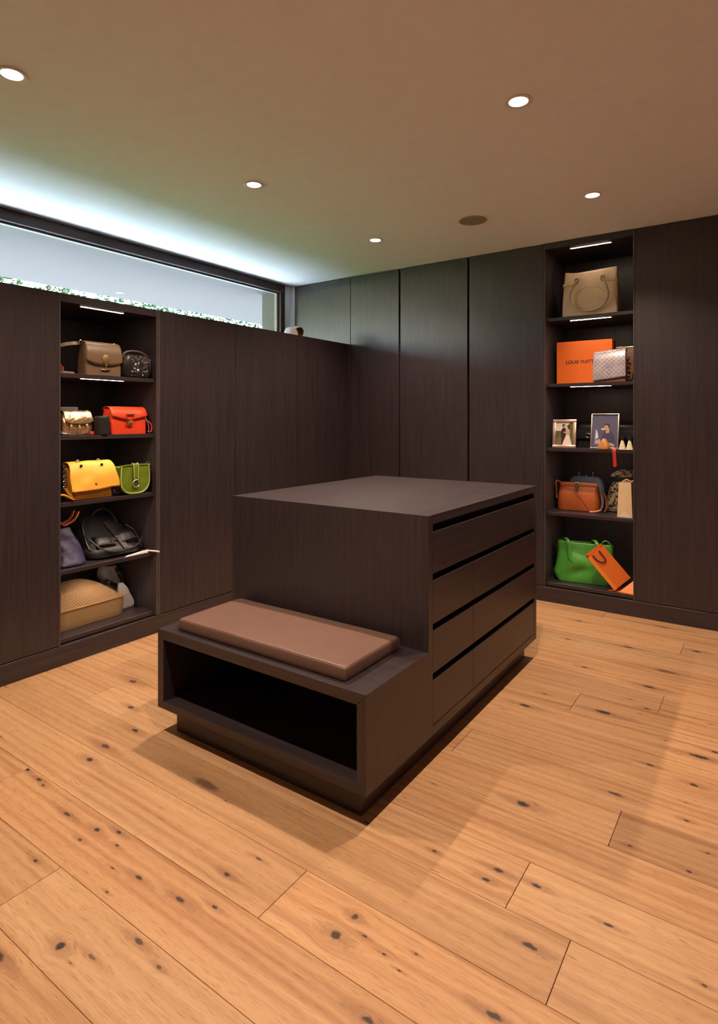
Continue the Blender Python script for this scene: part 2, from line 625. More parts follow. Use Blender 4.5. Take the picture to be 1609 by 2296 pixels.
KN = [(-2.696, 1.84, 0.0207), (-2.256, 1.41, 0.0203), (-2.218, 1.319, 0.0159), (-2.263, 1.555, 0.0174), (-2.462, 1.668, 0.0167),
      (-2.349, 1.144, 0.0103), (-2.251, 1.137, 0.0117), (-2.202, 1.128, 0.0082), (-1.976, 1.093, 0.0107), (-1.818, 1.106, 0.0103),
      (-1.749, 1.141, 0.0102), (-1.699, 1.102, 0.0057), (-1.82, 1.049, 0.0072), (-1.845, 0.922, 0.0068), (-1.528, 1.062, 0.0105),
      (-1.324, 1.218, 0.0093), (-1.262, 1.117, 0.0086), (-1.362, 1.079, 0.0125), (-1.494, 0.809, 0.0172), (-1.34, 0.931, 0.0115),
      (-0.933, 1.238, 0.0175), (-0.924, 1.312, 0.0133), (-1.714, 1.476, 0.0330), (-1.399, 0.837, 0.0085), (-0.711, 2.034, 0.0188),
      (-0.668, 1.693, 0.0134), (-0.684, 1.638, 0.0092), (-0.555, 1.699, 0.0116), (-0.505, 1.495, 0.0149), (-0.862, 1.654, 0.007),
      (-0.512, 1.274, 0.0141), (-0.741, 1.103, 0.012), (-0.948, 2.741, 0.0200), (-0.629, 2.885, 0.0240), (-0.453, 3.542, 0.0300),
      (-0.501, 3.289, 0.0225), (-0.229, 2.723, 0.0214), (-0.18, 2.796, 0.0145), (-0.231, 2.5, 0.0132), (-0.458, 2.278, 0.0145),
      (-0.385, 2.547, 0.0105), (-0.364, 2.028, 0.0071), (-0.198, 2.013, 0.0067), (-0.354, 1.677, 0.0083), (-0.689, 3.794, 0.0159),
      (-0.574, 4.287, 0.0232), (-1.019, 3.722, 0.0137), (-0.868, 1.278, 0.0058), (-0.745, 1.246, 0.0044), (-0.733, 1.309, 0.0045),
      (-0.472, 3.035, 0.0104), (-0.91, 2.911, 0.0088), (-0.229, 2.264, 0.0075), (-1.555, 0.977, 0.0051), (-0.80, 1.262, 0.0052),
      (-0.83, 3.35, 0.012), (-0.35, 3.95, 0.018), (-1.05, 4.10, 0.014), (-2.85, 2.35, 0.013), (-2.55, 2.05, 0.012), (-0.30, 1.20, 0.010)]
LONG = {(-1.714, 1.476): 3.6, (-0.453, 3.542): 3.4, (-0.501, 3.289): 2.4, (-0.574, 4.287): 4.0, (-0.629, 2.885): 2.6, (-0.948, 2.741): 2.2,
        (-0.229, 2.723): 3.0, (-1.976, 1.093): 3.0, (-1.528, 1.062): 2.6, (-1.34, 0.931): 2.4, (-0.458, 2.278): 3.0, (-0.555, 1.699): 2.4,
        (-1.494, 0.809): 1.0, (-0.933, 1.238): 1.25, (-0.924, 1.312): 1.0, (-0.354, 1.677): 2.8, (-0.689, 3.794): 3.2, (-1.399, 0.837): 3.4}
for row in range(-10, 19):
    y0 = Y0 + PW * row
    y1 = min(y0 + PW, YB + 0.03)
    if y0 < YF:
        y0 = YF
    if y1 <= YF:
        continue
    js = JOINTS.get(row)
    if js is None:
        js = [-2.9 + ((row * 0.77) % 1.9), -0.9 + ((row * 0.61) % 1.2)]
    cuts = [XL - 0.015] + sorted(js) + [XR]
    for i, (xa, xb) in enumerate(zip(cuts, cuts[1:])):
        g = 0.0009
        cx, cy = (xa + xb) / 2, (y0 + y1) / 2
        kn = []
        for (kx, ky, kr) in KN:
            if y0 <= ky < y1 and xa <= kx < xb:
                st = LONG.get((kx, ky), 1.55 + (kx * 7.3) % 0.9)
                kn.append((kx - cx, ky - cy, kr * (0.86 if st < 2 else 0.70), st, 0.62 if st > 3.3 else 0.80 + (ky * 9.1) % 0.18))
        if row not in JOINTS:
            for q in range(2):
                kn.append((rnd.uniform(xa, xb) - cx, rnd.uniform(y0 + .03, y1 - .03) - cy, rnd.uniform(.006, .015), rnd.uniform(1.2, 2.4), .9))
        for q in range(1 + int((xb - xa) * 0.7)):
            kn.append((rnd.uniform(xa, xb) - cx, rnd.uniform(y0 + .02, y1 - .02) - cy, rnd.uniform(.0025, .0055), rnd.uniform(1.2, 3), .8))
        bm = bmesh.new()
        box(bm, xa + g - cx, xb - g - cx, y0 + g * 0.6 - cy, y1 - g * 0.6 - cy, -0.012, 0.0, 0.0007, 1)
        p = link_mesh('plank', bm, oak_mat('oak plank', kn), floor)
        p.location = (cx, cy, 0)
        p.color = (TONE.get((row, i), rnd.uniform(0.34, 0.72)), rnd.uniform(0.38, 0.66), rnd.random(), 1)

# ---- ceiling and walls
struct(bx('ceiling', None, M_CEIL, XW - 0.30, XR, YF, BK, ZC, ZC + 0.18, 0))
wy0, wy1 = 0.45, 4.327      # window opening along y
bm = bmesh.new()
box(bm, XW - 0.30, XW, YF, BK, -0.1, ZT - 0.015)
box(bm, XW - 0.30, XW, YF, wy0, ZT - 0.015, ZC)
box(bm, XW - 0.30, XW, wy1, BK, ZT - 0.015, ZC)
wl = struct(link_mesh('wall_left', bm, M_WALL))
struct(bx('wall_back', None, M_WALL, XW, XR, BK, BK + 0.15, -0.1, ZC, 0))
struct(bx('wall_right', None, plain('dusky mauve plaster', (0.30, 0.24, 0.26), 0.9, nscale=30, nstr=0.05), XR, XR + 0.15, YF, BK, -0.1, ZC, 0))
struct(bx('wall_front', None, M_WARM, XW - 0.3, XR + 0.15, YF - 0.15, YF, -0.1, ZC, 0))
struct(bx('trim_1', None, M_WALL, XW + 0.001, -3.826, 4.402, BK - 0.01, ZT + 0.001, ZC - 0.001, 0))

struct(bx('trim_2', None, plain('beige stone lining', (0.085, 0.078, 0.060), 0.9, nscale=20), XW - 0.299, XW - 0.080, 4.321, 4.3268, ZT - 0.014, ZC - 0.001, 0))

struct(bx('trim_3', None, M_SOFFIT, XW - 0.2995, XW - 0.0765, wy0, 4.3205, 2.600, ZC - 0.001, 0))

# ---- clerestory window
win = bpy.data.objects.new('window_1', None)
C.objects.link(win)
win['kind'] = 'structure'
win.location = (XW, wy0, ZT)
wlen = wy1 - wy0
hz = ZC - ZT
FD = 0.075
head = 0.075
bm = bmesh.new()
box(bm, -FD, 0.004, 0, wlen, hz - head, hz - 0.003, 0.002, 1)       # head
box(bm, -FD, 0.004, 0, wlen, -0.012, 0.014, 0.002, 1)               # sill rail
box(bm, -FD, 0.004, wlen - 0.060, wlen - 0.001, 0.014, hz - head, 0.002, 1)
box(bm, -FD, 0.004, 0.001, 0.060, 0.014, hz - head, 0.002, 1)
link_mesh('window_frame', bm, M_FRAME, win)
bm = bmesh.new()
box(bm, -FD + 0.012, -0.030, 0.060, wlen - 0.060, hz - head - 0.014, hz - head, 0.001, 1)
box(bm, -FD + 0.012, -0.030, wlen - 0.082, wlen - 0.060, 0.014, hz - head - 0.014, 0.001, 1)
box(bm, -FD + 0.012, -0.030, 0.060, 0.082, 0.014, hz - head - 0.014, 0.001, 1)
link_mesh('glazing_bead', bm, plain('light grey bead', (0.20, 0.18, 0.165), 0.5), win)
bm = bmesh.new()
box(bm, -0.052, -0.046, 0.070, wlen - 0.070, 0.010, hz - head - 0.006)
link_mesh('pane', bm, M_GLASS, win)

# ---- outside: overhang, side fin, terrace, lawn, hedge
struct(bx('roof_overhang', None, M_SOFFIT, -5.50, XW - 0.30, -6, 14, 2.60, 2.90, 0))
struct(bx('terrace', None, plain('grey stone paving', (0.24, 0.25, 0.27), 0.85, var=0.08), -5.9, XW - 0.30, -10, 20, -0.2, 0.0, 0))
struct(bx('bounce_ground', None, plain('pale bounce ground', (0.72, 0.76, 0.82), 0.9, nscale=60, nstr=0.5, ndist=0.02, var=0.06), -8.2, -5.9, -10, 20, -0.2, -0.005, 0))  # unseen pale strip added to bounce daylight onto the ceiling
struct(bx('lawn', None, plain('mown grass', (0.12, 0.34, 0.10), 0.95, nscale=80, nstr=0.6, ndist=0.02, var=0.3), -40, -8.2, -30, 45, -0.25, -0.02, 0))

def leaf_mat():
    m, t, b = new_mat('hedge leaf')
    b.inputs['Base Color'].default_value = (0.07, 0.15, 0.03, 1)
    b.inputs['Roughness'].default_value = 0.45
    v = obj_coord(t, jitter=False)
    t.links.new(ramp(t, noise_n(t, v, 3.0, 2), [(0.3, (0.012, 0.032, 0.007)), (0.7, (0.030, 0.075, 0.014))]), b.inputs['Base Color'])
    return m
hr = random.Random(3)
vs, fs = [], []
def leaf(x, y, z, s):
    a, b, c = hr.uniform(0, 2 * PI), hr.uniform(-1.2, 1.2), hr.uniform(0, 2 * PI)
    M = Matrix.Rotation(a, 3, 'Z') @ Matrix.Rotation(b, 3, 'X') @ Matrix.Rotation(c, 3, 'Z')
    k = len(vs)
    for p in ((0, 0, 0), (s * .5, s * .32, s * .06), (s, 0, -s * .05), (s * .5, -s * .32, s * .06)):
        q = M @ Vector(p)
        vs.append((x + q.x, y + q.y, z + q.z))
    fs.append((k, k + 1, k + 2))
    fs.append((k, k + 2, k + 3))
for i in range(30000):
    y = hr.uniform(-4, 18)
    top = 2.60 + 0.30 * noise.noise(Vector((y * 0.8, 3.1, 0)))
    leaf(hr.uniform(-11.9, -11.0), y, hr.uniform(0.0, 1.0) ** 0.75 * top, hr.uniform(.08, .16))
for i in range(5600):
    # loose shoots above the hedge
    y = hr.uniform(-4, 18)
    h = 0.75 + 0.35 * noise.noise(Vector((y * 1.7, 9.1, 0)))
    x = hr.uniform(-11.8, -11.1)
    for q in range(hr.randint(7, 13)):
        leaf(x + hr.gauss(0, .05), y + hr.gauss(0, .05), 2.6 + 1.65 * h * (q + hr.random()) / 10, hr.uniform(.06, .13))
me = bpy.data.meshes.new('hedge')
me.from_pydata(vs, [], fs)
me.materials.append(leaf_mat())
hedge = bpy.data.objects.new('hedge', me)
C.objects.link(hedge)
hedge['kind'] = 'stuff'
hedge['label'] = 'leafy green hedge seen through the clerestory window under the roof overhang'
hedge['category'] = 'hedge'

# ---- skirting plinths of the two cabinet runs
struct(bx('baseboard_left', None, WY, XL - 0.60, XL - 0.001, 0.43, YB - 0.001, 0.0, 0.108, 0.001))
struct(bx('baseboard_back', None, WX, XL, XR - 0.002, YB + 0.0, YB + 0.55, 0.0, 0.108, 0.001))

# ================================================================ cabinets
def wardrobe(name, label, side, a0, a1, ztop, doors, depth, gap=0.0015):
    """side 'L': a = y along the left run, 'B': a = x along the back run; local x runs along the front, local y into the cabinet"""
    if side == 'L':
        t = thing(name, label, 'wardrobe', (XL, a0, 0.0), PI / 2, 'fitted wardrobes')
    else:
        t = thing(name, label, 'wardrobe', (a0, YB, 0.0), 0.0, 'fitted wardrobes')
    w = a1 - a0
    z0 = 0.112
    bm = bmesh.new()
    box(bm, 0.0005, 0.018, 0.021, depth, z0, ztop)
    box(bm, w - 0.018, w - 0.0005, 0.021, depth, z0, ztop)
    box(bm, 0.018, w - 0.018, 0.021, depth, ztop - 0.02, ztop)
    box(bm, 0.018, w - 0.018, 0.030, depth, z0, z0 + 0.02)
    box(bm, 0.018, w - 0.018, depth - 0.01, depth, z0 + 0.02, ztop - 0.02)
    link_mesh('body', bm, WV, t)
    for (d0, d1, gl, gr) in doors:
        bx('door', t, WV, d0 - a0 + gl, d1 - a0 - gr, 0.0, 0.020, z0 + 0.002, ztop - 0.0 if side == 'L' else ztop - 0.004, 0.0012)
    return t

g = 0.0016
wardrobe('wardrobe', 'dark oak low wardrobe at the left edge, left of the niche with the brown satchel', 'L', 0.43, 1.7135, ZT, [(0.43, 1.071, g, g), (1.071, 1.7135, g, 0.0005)], 0.60)
wardrobe('wardrobe', 'dark oak low wardrobe just right of the bag niche under the window', 'L', 2.3725, 3.016, ZT, [(2.3725, 3.016, 0.001, g)], 0.60)
wardrobe('wardrobe', 'dark oak low wardrobe with the white cap above it, second right of the left niche', 'L', 3.0165, 3.697, ZT, [(3.0165, 3.697, g, g)], 0.60)
wardrobe('wardrobe', 'dark oak low wardrobe filling the inner corner below the tan cap', 'L', 3.6975, 4.396, ZT, [(3.6975, 4.396, g, 0.001)], 0.60)
wardrobe('wardrobe', 'tall dark oak wardrobe end beside the window, showing only above the low cabinets', 'B', -3.822, -3.150, ZC - 0.004, [(-3.822, -3.150, 0.001, g)], 0.55)
wardrobe('wardrobe', 'tall dark oak wardrobe in the corner, narrow, left of the first wide door groove', 'B', -3.149, -2.626, ZC - 0.004, [(-3.149, -2.626, g, 0.011)], 0.55)
wardrobe('wardrobe', 'tall dark oak wardrobe between the two wide dark door grooves', 'B', -2.625, -1.985, ZC - 0.004, [(-2.625, -1.985, 0.006, 0.011)], 0.55)
wardrobe('wardrobe', 'tall dark oak wardrobe just left of the tall bag niche', 'B', -1.984, -1.3795, ZC - 0.004, [(-1.984, -1.3795, 0.006, 0.0005)], 0.55)
wardrobe('wardrobe', 'tall dark oak wardrobe right of the tall bag niche at the right edge', 'B', -0.757, 0.55, ZC - 0.004, [(-0.757, -0.10, 0.0005, g), (-0.10, 0.55, g, g)], 0.55)
for o in list(C.objects):
    if o.name.split('.')[0] == 'wardrobe' and o.type == 'EMPTY':
        pass

def niche(name, label, side, a0, a1, pl, pr, ztop, zin, tops, depth, rec, led_x, led_y):
    if side == 'L':
        t = thing(name, label, 'shelf unit', (XL, a0, 0.0), PI / 2)
    else:
        t = thing(name, label, 'shelf unit', (a0, YB, 0.0), 0.0)
    w = a1 - a0
    z0 = 0.112
    bx('side_panel', t, WIN, 0.0005, pl, 0.0, depth, z0, ztop, 0.0008)
    bx('side_panel', t, WIN, w - pr, w - 0.0005, 0.0, depth, z0, ztop, 0.0008)
    bx('back_panel', t, WIN, pl, w - pr, depth - 0.012, depth, z0, ztop, 0)
    def led(par, zb):
        bx('light_strip', par, M_LED, led_x[0], led_x[1], led_y - 0.006, led_y + 0.006, zb - 0.0006, zb + 0.0004, 0)
    top = bx('top_panel', t, WX, pl, w - pr, 0.0, depth - 0.012, zin, ztop, 0.0008)
    led(top, zin)
    bx('bottom_panel', t, WX, pl, w - pr, rec, depth - 0.012, z0 + 0.003, 0.140, 0.0008)
    for z in tops:
        s = bx('shelf', t, WX, pl + 0.0005, w - pr - 0.0005, rec, depth - 0.012, z - 0.024, z, 0.001)
        led(s, z - 0.024)
    return t

LT = [1.610, 1.262, 0.890, 0.515]
BT = [2.105, 1.617, 1.141, 0.665]
niche('open_shelf_unit', 'low dark oak open shelf niche on the left, lit by strips and filled with bags', 'L', 1.714, 2.372, 0.012, 0.033, ZT, 2.000, LT, 0.585, 0.022, (0.165, 0.435), 0.065)
niche('open_shelf_unit', 'tall dark oak open shelf niche in the back wall with handbags and framed photos', 'B', -1.379, -0.758, 0.009, 0.010, ZC - 0.004, 2.614, BT, 0.55, 0.022, (0.170, 0.452), 0.082)

# ================================================================ island
ix0, ix1, iy0, iy1, im = -2.174, -1.087, 1.605, 3.330, 2.038
zb, zs, zt = 0.109, 0.446, 0.976
isl = thing('dressing_island', 'dark oak dressing island with drawers and a low open bench end', 'island', (ix1, iy0, 0))
def ib(name, mat, x0, x1, y0, y1, z0, z1, bev=0.0012):
    return bx(name, isl, mat, x0 - ix1, x1 - ix1, y0 - iy0, y1 - iy0, z0, z1, bev)
ib('plinth', WX, ix0 + 0.062, ix1 - 0.054, iy0 + 0.052, iy1 - 0.045, 0.0, zb + 0.001, 0.0)
# tall block
def board(name, mat, axis, pts, a0, a1):
    """board with a mitred section: pts = section polygon, axis = direction it runs along (x: pts are y, z; y: pts are x, z)"""
    bm = bmesh.new()
    P = (lambda q, a: (a - ix1, q[0] - iy0, q[1])) if axis == 'x' else (lambda q, a: (q[0] - ix1, a - iy0, q[1]))
    lo = [bm.verts.new(P(q, a0)) for q in pts]
    hi = [bm.verts.new(P(q, a1)) for q in pts]
    n = len(pts)
    for k in range(n):
        bm.faces.new((lo[k], lo[(k + 1) % n], hi[(k + 1) % n], hi[k]))
    bm.faces.new(list(reversed(lo)))
    bm.faces.new(hi)
    bmesh.ops.bevel(bm, geom=list(bm.edges), offset=0.0006, segments=1, profile=.5, affect='EDGES')
    return link_mesh(name, bm, mat, isl)
T = 0.036
board('top_panel', WY, 'x', [(im + .0004, zt), (iy1, zt), (iy1, zt - T), (im + T, zt - T)], ix0, ix1)
board('front_panel', WV, 'x', [(im, zb), (im, zt - .0004), (im + T, zt - T - .0004), (im + T, zb)], ix0, ix1)
ib('side_panel', WV, ix0, ix0 + 0.03, im + 0.0364, iy1 - 0.036, zb, zt - 0.0364)
ib('back_panel', WV, ix0, ix1, iy1 - 0.036, iy1, zb, zt - 0.0364)
ib('bottom_panel', WY, ix0 + 0.03, ix1, im + 0.0364, iy1 - 0.0364, zb, zb + 0.036)
ib('recess_panel', M_GAP, ix0 + 0.03, ix1 - 0.055, im + 0.0364, iy1 - 0.0364, zb + 0.036, zt - 0.0364, 0)
yd0, yds, yd1 = im + 0.0385, 2.4625, iy1 - 0.0385
for k, (za, zc) in enumerate([(0.743, 0.908), (0.545, 0.716), (0.350, 0.518), (0.1475, 0.323)]):
    for (a, b) in ([(yd0, yd1)] if k == 0 else [(yd0, yds - 0.0015), (yds + 0.0015, yd1)]):
        ib('drawer', WY, ix1 - 0.022, ix1 - 0.0005, a, b, za, zc)
# bench end
e = 0.0002
ti, si, bi = 0.041, 0.037, 0.0327
yb = im - 0.0003
board('bench_top', WX, 'y', [(ix0 + e, zs), (ix1 - e, zs), (ix1 - si - e, zs - ti), (ix0 + si + e, zs - ti)], iy0, yb)
board('bench_side', WV, 'y', [(ix0, zb + e), (ix0, zs - e), (ix0 + si, zs - ti - e), (ix0 + si, zb + bi + e)], iy0, yb)
board('bench_side', WV, 'y', [(ix1, zb + e), (ix1, zs - e), (ix1 - si, zs - ti - e), (ix1 - si, zb + bi + e)], iy0, yb)
board('bench_floor', WX, 'y', [(ix0 + e, zb), (ix1 - e, zb), (ix1 - si - e, zb + bi), (ix0 + si + e, zb + bi)], iy0, yb)

M_CUSH = plain('taupe leather', (0.158, 0.088, 0.067), 0.42, nscale=160, nstr=0.12, ndist=0.001, var=0.05, spec=0.45)
cu = thing('bench_cushion', 'flat taupe leather cushion on the island bench', 'cushion', (-1.643, 1.825, zs))
bm = bmesh.new()
cw, cd = 0.890, 0.362
def cushwarp(p):
    f = max(0.0, 1 - (2 * p.x / cw) ** 4) * max(0.0, 1 - (2 * p.y / cd) ** 4)
    return Vector((p.x, p.y, p.z + (0.004 * f if p.z > 0.03 else 0) + noise.noise(p * 7) * 0.0010))
loft(bm, [(0.001, cw - .012, cd - .012, .006, 0, 0), (0.006, cw, cd, .007, 0, 0), (0.040, cw, cd, .007, 0, 0), (0.047, cw - .007, cd - .007, .007, 0, 0),
          (0.050, cw - .022, cd - .022, .010, 0, 0), (0.0505, cw - .15, cd - .15, .03, 0, 0), (0.0508, 0.3, 0.03, .01, 0, 0)], 96, 3, True, cushwarp)
link_mesh('cover', bm, M_CUSH, cu, 60)
M_SEAM = plain('leather seam', (0.20, 0.14, 0.11), 0.5)
for sx in (-1, 1):
    for sy in (-1, 1):
        bm = bmesh.new()
        tube(bm, [(sx * (cw / 2 - .0015), sy * (cd / 2 - .0015), .006), (sx * (cw / 2 - .0015), sy * (cd / 2 - .0015), .040)], 0.0012, 5, 1)
        link_mesh('corner_seam', bm, M_SEAM, cu, 40)

# ================================================================ ceiling fittings
def downlight(x, y, label):
    t = thing('recessed_downlight', label, 'ceiling light', (x, y, ZC), 0, 'recessed ceiling downlights')
    bm = bmesh.new()
    lathe(bm, [(0.038, 0.0), (0.054, -0.001), (0.056, -0.004), (0.050, -0.006), (0.039, -0.0035), (0.037, -0.0005)], 32)
    link_mesh('trim_ring', bm, M_TRIM, t, 40)
    bm = bmesh.new()
    lathe(bm, [(0.0375, -0.0006), (0.0375, -0.0020), (0.030, -0.0026), (0.001, -0.0028)], 28)
    link_mesh('lens', bm, M_LAMP, t, 40)
    ld = bpy.data.lights.new('lamp', 'SPOT')
    ld.energy = SPOT_W
    ld.color = SPOT_COL
    ld.spot_size = R(128)
    ld.spot_blend = 0.75
    ld.shadow_soft_size = 0.022
    lo = bpy.data.objects.new('lamp', ld)
    C.objects.link(lo)
    lo.parent = t
    lo.location = (0, 0, -0.012)
    return t
downlight(-2.358, 1.09, 'round recessed ceiling downlight cut by the left edge of the photo')
downlight(-0.848, 2.370, 'round recessed ceiling downlight nearest the camera on the right, largest in view')
downlight(-2.358, 2.370, 'round recessed ceiling downlight above the left niche, middle of the left row')
downlight(-0.848, 3.605, 'round recessed ceiling downlight in front of the tall niche')
downlight(-2.358, 3.605, 'round recessed ceiling downlight nearest the room corner, left of the speaker')
downlight(-0.848, 1.09, 'round recessed ceiling downlight above the near floor, outside the photo, right row')

sp = thing('ceiling_speaker', 'flat round brown ceiling speaker grille without light', 'speaker', (-1.60, 3.612, ZC))
bm = bmesh.new()
lathe(bm, [(0.083, 0.0), (0.092, -0.001), (0.093, -0.005), (0.088, -0.007), (0.082, -0.004)], 40)
link_mesh('trim_ring', bm, plain('speaker rim', (0.42, 0.36, 0.30), 0.6), sp, 40)
def grille():
    m, t, b = new_mat('speaker mesh')
    v = obj_coord(t, jitter=False)
    vo = nd(t, 'ShaderNodeTexVoronoi')
    vo.inputs['Scale'].default_value = 330
    t.links.new(v, vo.inputs['Vector'])
    t.links.new(ramp(t, vo.outputs['Distance'], [(0.30, (0.09, 0.07, 0.06)), (0.45, (0.36, 0.30, 0.27))]), b.inputs['Base Color'])
    b.inputs['Roughness'].default_value = 0.7
    return m
bm = bmesh.new()
lathe(bm, [(0.0825, -0.001), (0.0825, -0.004), (0.05, -0.0048), (0.001, -0.005)], 36)
link_mesh('grille', bm, grille(), sp, 40)
#BAGS
# ================================================================ things in the left niche
def leather(name, col, rough=0.42, grain=220, gs=0.25, var=0.08):
    return plain(name, col, rough, nscale=grain, nstr=gs, ndist=0.0008, var=var, spec=0.45)

# --- brown satchel
LB = leather('brown calf leather', (0.185, 0.115, 0.065), 0.36)
LBd = leather('dark brown leather edge', (0.065, 0.038, 0.022), 0.45)
t = at_left('handbag', 'brown leather satchel with a rounded flap and brass medallion on the top left shelf', 'handbag', 2.012, 0.045, LT[0], 0.0)
bm = bmesh.new()
loft(bm, [(0, .222, .094, .012, 0, .047), (.004, .230, .10, .014, 0, .05), (.10, .226, .092, .016, 0, .05), (.165, .218, .066, .016, 0, .052), (.183, .214, .05, .014, 0, .052)], 48, 4, True, wrinkle(.002, 9, 2))
link_mesh('body', bm, LB, t, 50)
bm = bmesh.new()
flap_sheet(bm, .218, .232, [(.080, .172), (.070, .186), (.046, .192), (.018, .178), (.000, .140), (-.006, .095), (-.005, .060)], lambda q: 1.0 - 0.10 * abs(q) ** 3)
link_mesh('flap', bm, LB, t, 60, 0.004)
bm = bmesh.new()
pts = []
for i in range(19):
    q = -1 + 2 * i / 18
    pts.append((q * .116, -.0105 + .002 * abs(q), .0575 + .024 * abs(q) ** 3))
tube(bm, pts, 0.0022, 6, 2)
link_mesh('flap_edge', bm, LBd, t, 40)
bm = bmesh.new()
lathe(bm, [(.002, -.0165), (.018, -.016), (.027, -.013), (.0285, -.010), (.0285, -.004)], 28, (0.006, 0, .090), 'y')
link_mesh('medallion', bm, plain('dull bronze', (0.30, 0.19, 0.08), 0.45, 0.6), t, 40)
bm = bmesh.new()
box(bm, .002, .010, -.013, -.007, .040, .062, .001)
link_mesh('turn_lock', bm, M_BRASS, t, 40)
bm = bmesh.new()
box(bm, -.020, .034, -.009, -.002, .0255, .0315, .0012)
link_mesh('metal_bar', bm, M_SILVER, t, 40)
bm = bmesh.new()
torus(bm, (-.116, .05, .185), .011, .0028, 'y')
link_mesh('ring', bm, M_SILVER, t, 40)
bm = bmesh.new()
torus(bm, (.092, .04, .188), .008, .002, 'y')
link_mesh('ring', bm, M_BRASS, t, 40)
bm = bmesh.new()
ribbon(bm, [(-.118, .056, .178), (-.150, .062, .176), (-.200, .055, .165), (-.255, .040, .148), (-.274, .046, .134)], .020, .004, (0, .25, 1))
link_mesh('shoulder_strap', bm, LB, t, 40)

# --- black sequinned bag
t = at_left('handbag', 'round black sequinned handbag with a padded handle beside the brown satchel', 'handbag', 2.232, 0.024, LT[0], 0.0)
BLK = leather('black leather', (0.016, 0.014, 0.015), 0.32)
bm = bmesh.new()
loft(bm, [(0, .15, .06, .025, 0, .045), (.010, .182, .08, .03, 0, .045), (.055, .208, .09, .035, 0, .045), (.10, .202, .082, .035, 0, .045), (.132, .170, .062, .03, 0, .045), (.146, .125, .035, .016, 0, .045)], 44, 4)
link_mesh('body', bm, BLK, t, 60)
bm = bmesh.new()
q = random.Random(5)
for i in range(420):
    x, z = q.uniform(-.088, .100), q.uniform(.012, .132)
    if (x / .104) ** 2 + ((z - .068) / .070) ** 2 > 1:
        continue
    yy = .045 - .043 * max(0.05, (1 - abs(x / .108) ** 3.4)) ** .5 * (1.0 if .03 < z < .11 else .90) - .003
    M = Matrix.Translation((x, yy, z)) @ Matrix.Rotation(q.gauss(0, .45), 4, 'X') @ Matrix.Rotation(q.gauss(0, .45) - x * 5, 4, 'Z') @ Matrix.Rotation(PI / 2, 4, 'X')
    bmesh.ops.create_circle(bm, cap_ends=True, segments=6, radius=.0042, matrix=M)
sq = link_mesh('sequins', bm, plain('black sequins', (0.40, 0.38, 0.40), 0.18, 0.9), t)
sq['kind'] = 'stuff'
bm = bmesh.new()
tube(bm, [(-.092, .03, .120), (-.080, .030, .148), (-.03, .030, .163), (.03, .030, .160), (.075, .032, .140), (.094, .035, .105)], .0080, 9)
link_mesh('handle', bm, plain('grey brown padded leather', (0.075, 0.055, 0.058), 0.4), t, 60)
bm = bmesh.new()
torus(bm, (.0985, .035, .112), .010, .0025, 'x')
link_mesh('ring', bm, M_STEEL, t, 40)

# --- beaded sandal
t = at_left('sandal', 'flat tan sandal with red beads left of the brown satchel', 'sandal', 1.800, 0.060, LT[0], 0.15)
bm = bmesh.new()
loft(bm, [(0, .112, .046, .022, 0, .028), (.006, .116, .050, .024, 0, .028), (.012, .112, .046, .022, 0, .028)], 32, 1)
link_mesh('sole', bm, leather('tan insole', (0.30, 0.20, 0.11)), t, 50)
bm = bmesh.new()
ribbon(bm, [(-.035, .004, .010), (-.037, .010, .030), (-.035, .028, .042), (-.037, .046, .030), (-.035, .052, .010)], .030, .003, (1, 0, 0))
link_mesh('toe_strap', bm, leather('dark red strap', (0.14, 0.02, 0.015)), t, 50)
RB = plain('red glass bead', (0.55, 0.03, 0.015), 0.15, coat=0.5)
for (x, y, z) in [(-.046, .010, .032), (-.034, .007, .030), (-.022, .012, .033), (-.040, .022, .045), (-.026, .024, .046)]:
    bm = bmesh.new()
    ball(bm, (x, y, z), .0058, 10)
    link_mesh('bead', bm, RB, t, 60)

# --- gold crumpled bag
GF = plain('crumpled gold foil leather', (0.86, 0.62, 0.36), 0.26, 0.85, nscale=26, nstr=0.9, ndist=0.012)
GF2 = plain('crumpled rose gold leather', (0.62, 0.38, 0.22), 0.30, 0.8, nscale=34, nstr=1.0, ndist=0.012)
t = at_left('handbag', 'crumpled metallic gold shoulder bag on the second shelf of the left niche', 'handbag', 1.856, 0.050, LT[1], 0.08)
bm = bmesh.new()
loft(bm, [(0, .170, .07, .016, 0, .04), (.006, .180, .084, .02, 0, .042), (.06, .182, .080, .022, 0, .042), (.105, .172, .06, .02, 0, .042), (.124, .162, .036, .014, 0, .044)], 52, 5, True, wrinkle(.005, 24, 4))
link_mesh('body', bm, GF2, t, 75)
bm = bmesh.new()
flap_sheet(bm, .165, .180, [(.070, .116), (.060, .130), (.036, .136), (.010, .124), (-.006, .096), (-.010, .062)], lambda q: 1.0 - 0.12 * abs(q) ** 4, 26, 22, wrinkle(.0045, 26, 9))
link_mesh('flap', bm, GF, t, 75, 0.003)
for k in range(3):
    bm = bmesh.new()
    x = -.052 + k * .05
    ribbon(bm, [(x, -.006, .062), (x + .002, -.011, .040), (x - .002, -.009, .012)], .012, .003, (1, 0, 0))
    link_mesh('pleat_strap', bm, GF, t, 60)
bm = bmesh.new()
tube(bm, [(-.090, .03, .118), (-.110, .025, .09), (-.106, .016, .045), (-.098, .010, .012), (-.070, .004, .006), (-.050, -.006, .005)], .0048, 7)
link_mesh('chain_strap', bm, M_SILVER, t, 60)
bm = bmesh.new()
tube(bm, [(.070, .05, .124), (.085, .045, .137), (.098, .04, .118), (.100, .035, .07), (.104, .022, .03)], .004, 7)
link_mesh('side_strap', bm, GF, t, 60)
bm = bmesh.new()
loft(bm, [(0, .022, .012, .004, .088, .004), (.010, .024, .013, .004, .09, .004), (.018, .014, .008, .003, .09, .004)], 16, 1)
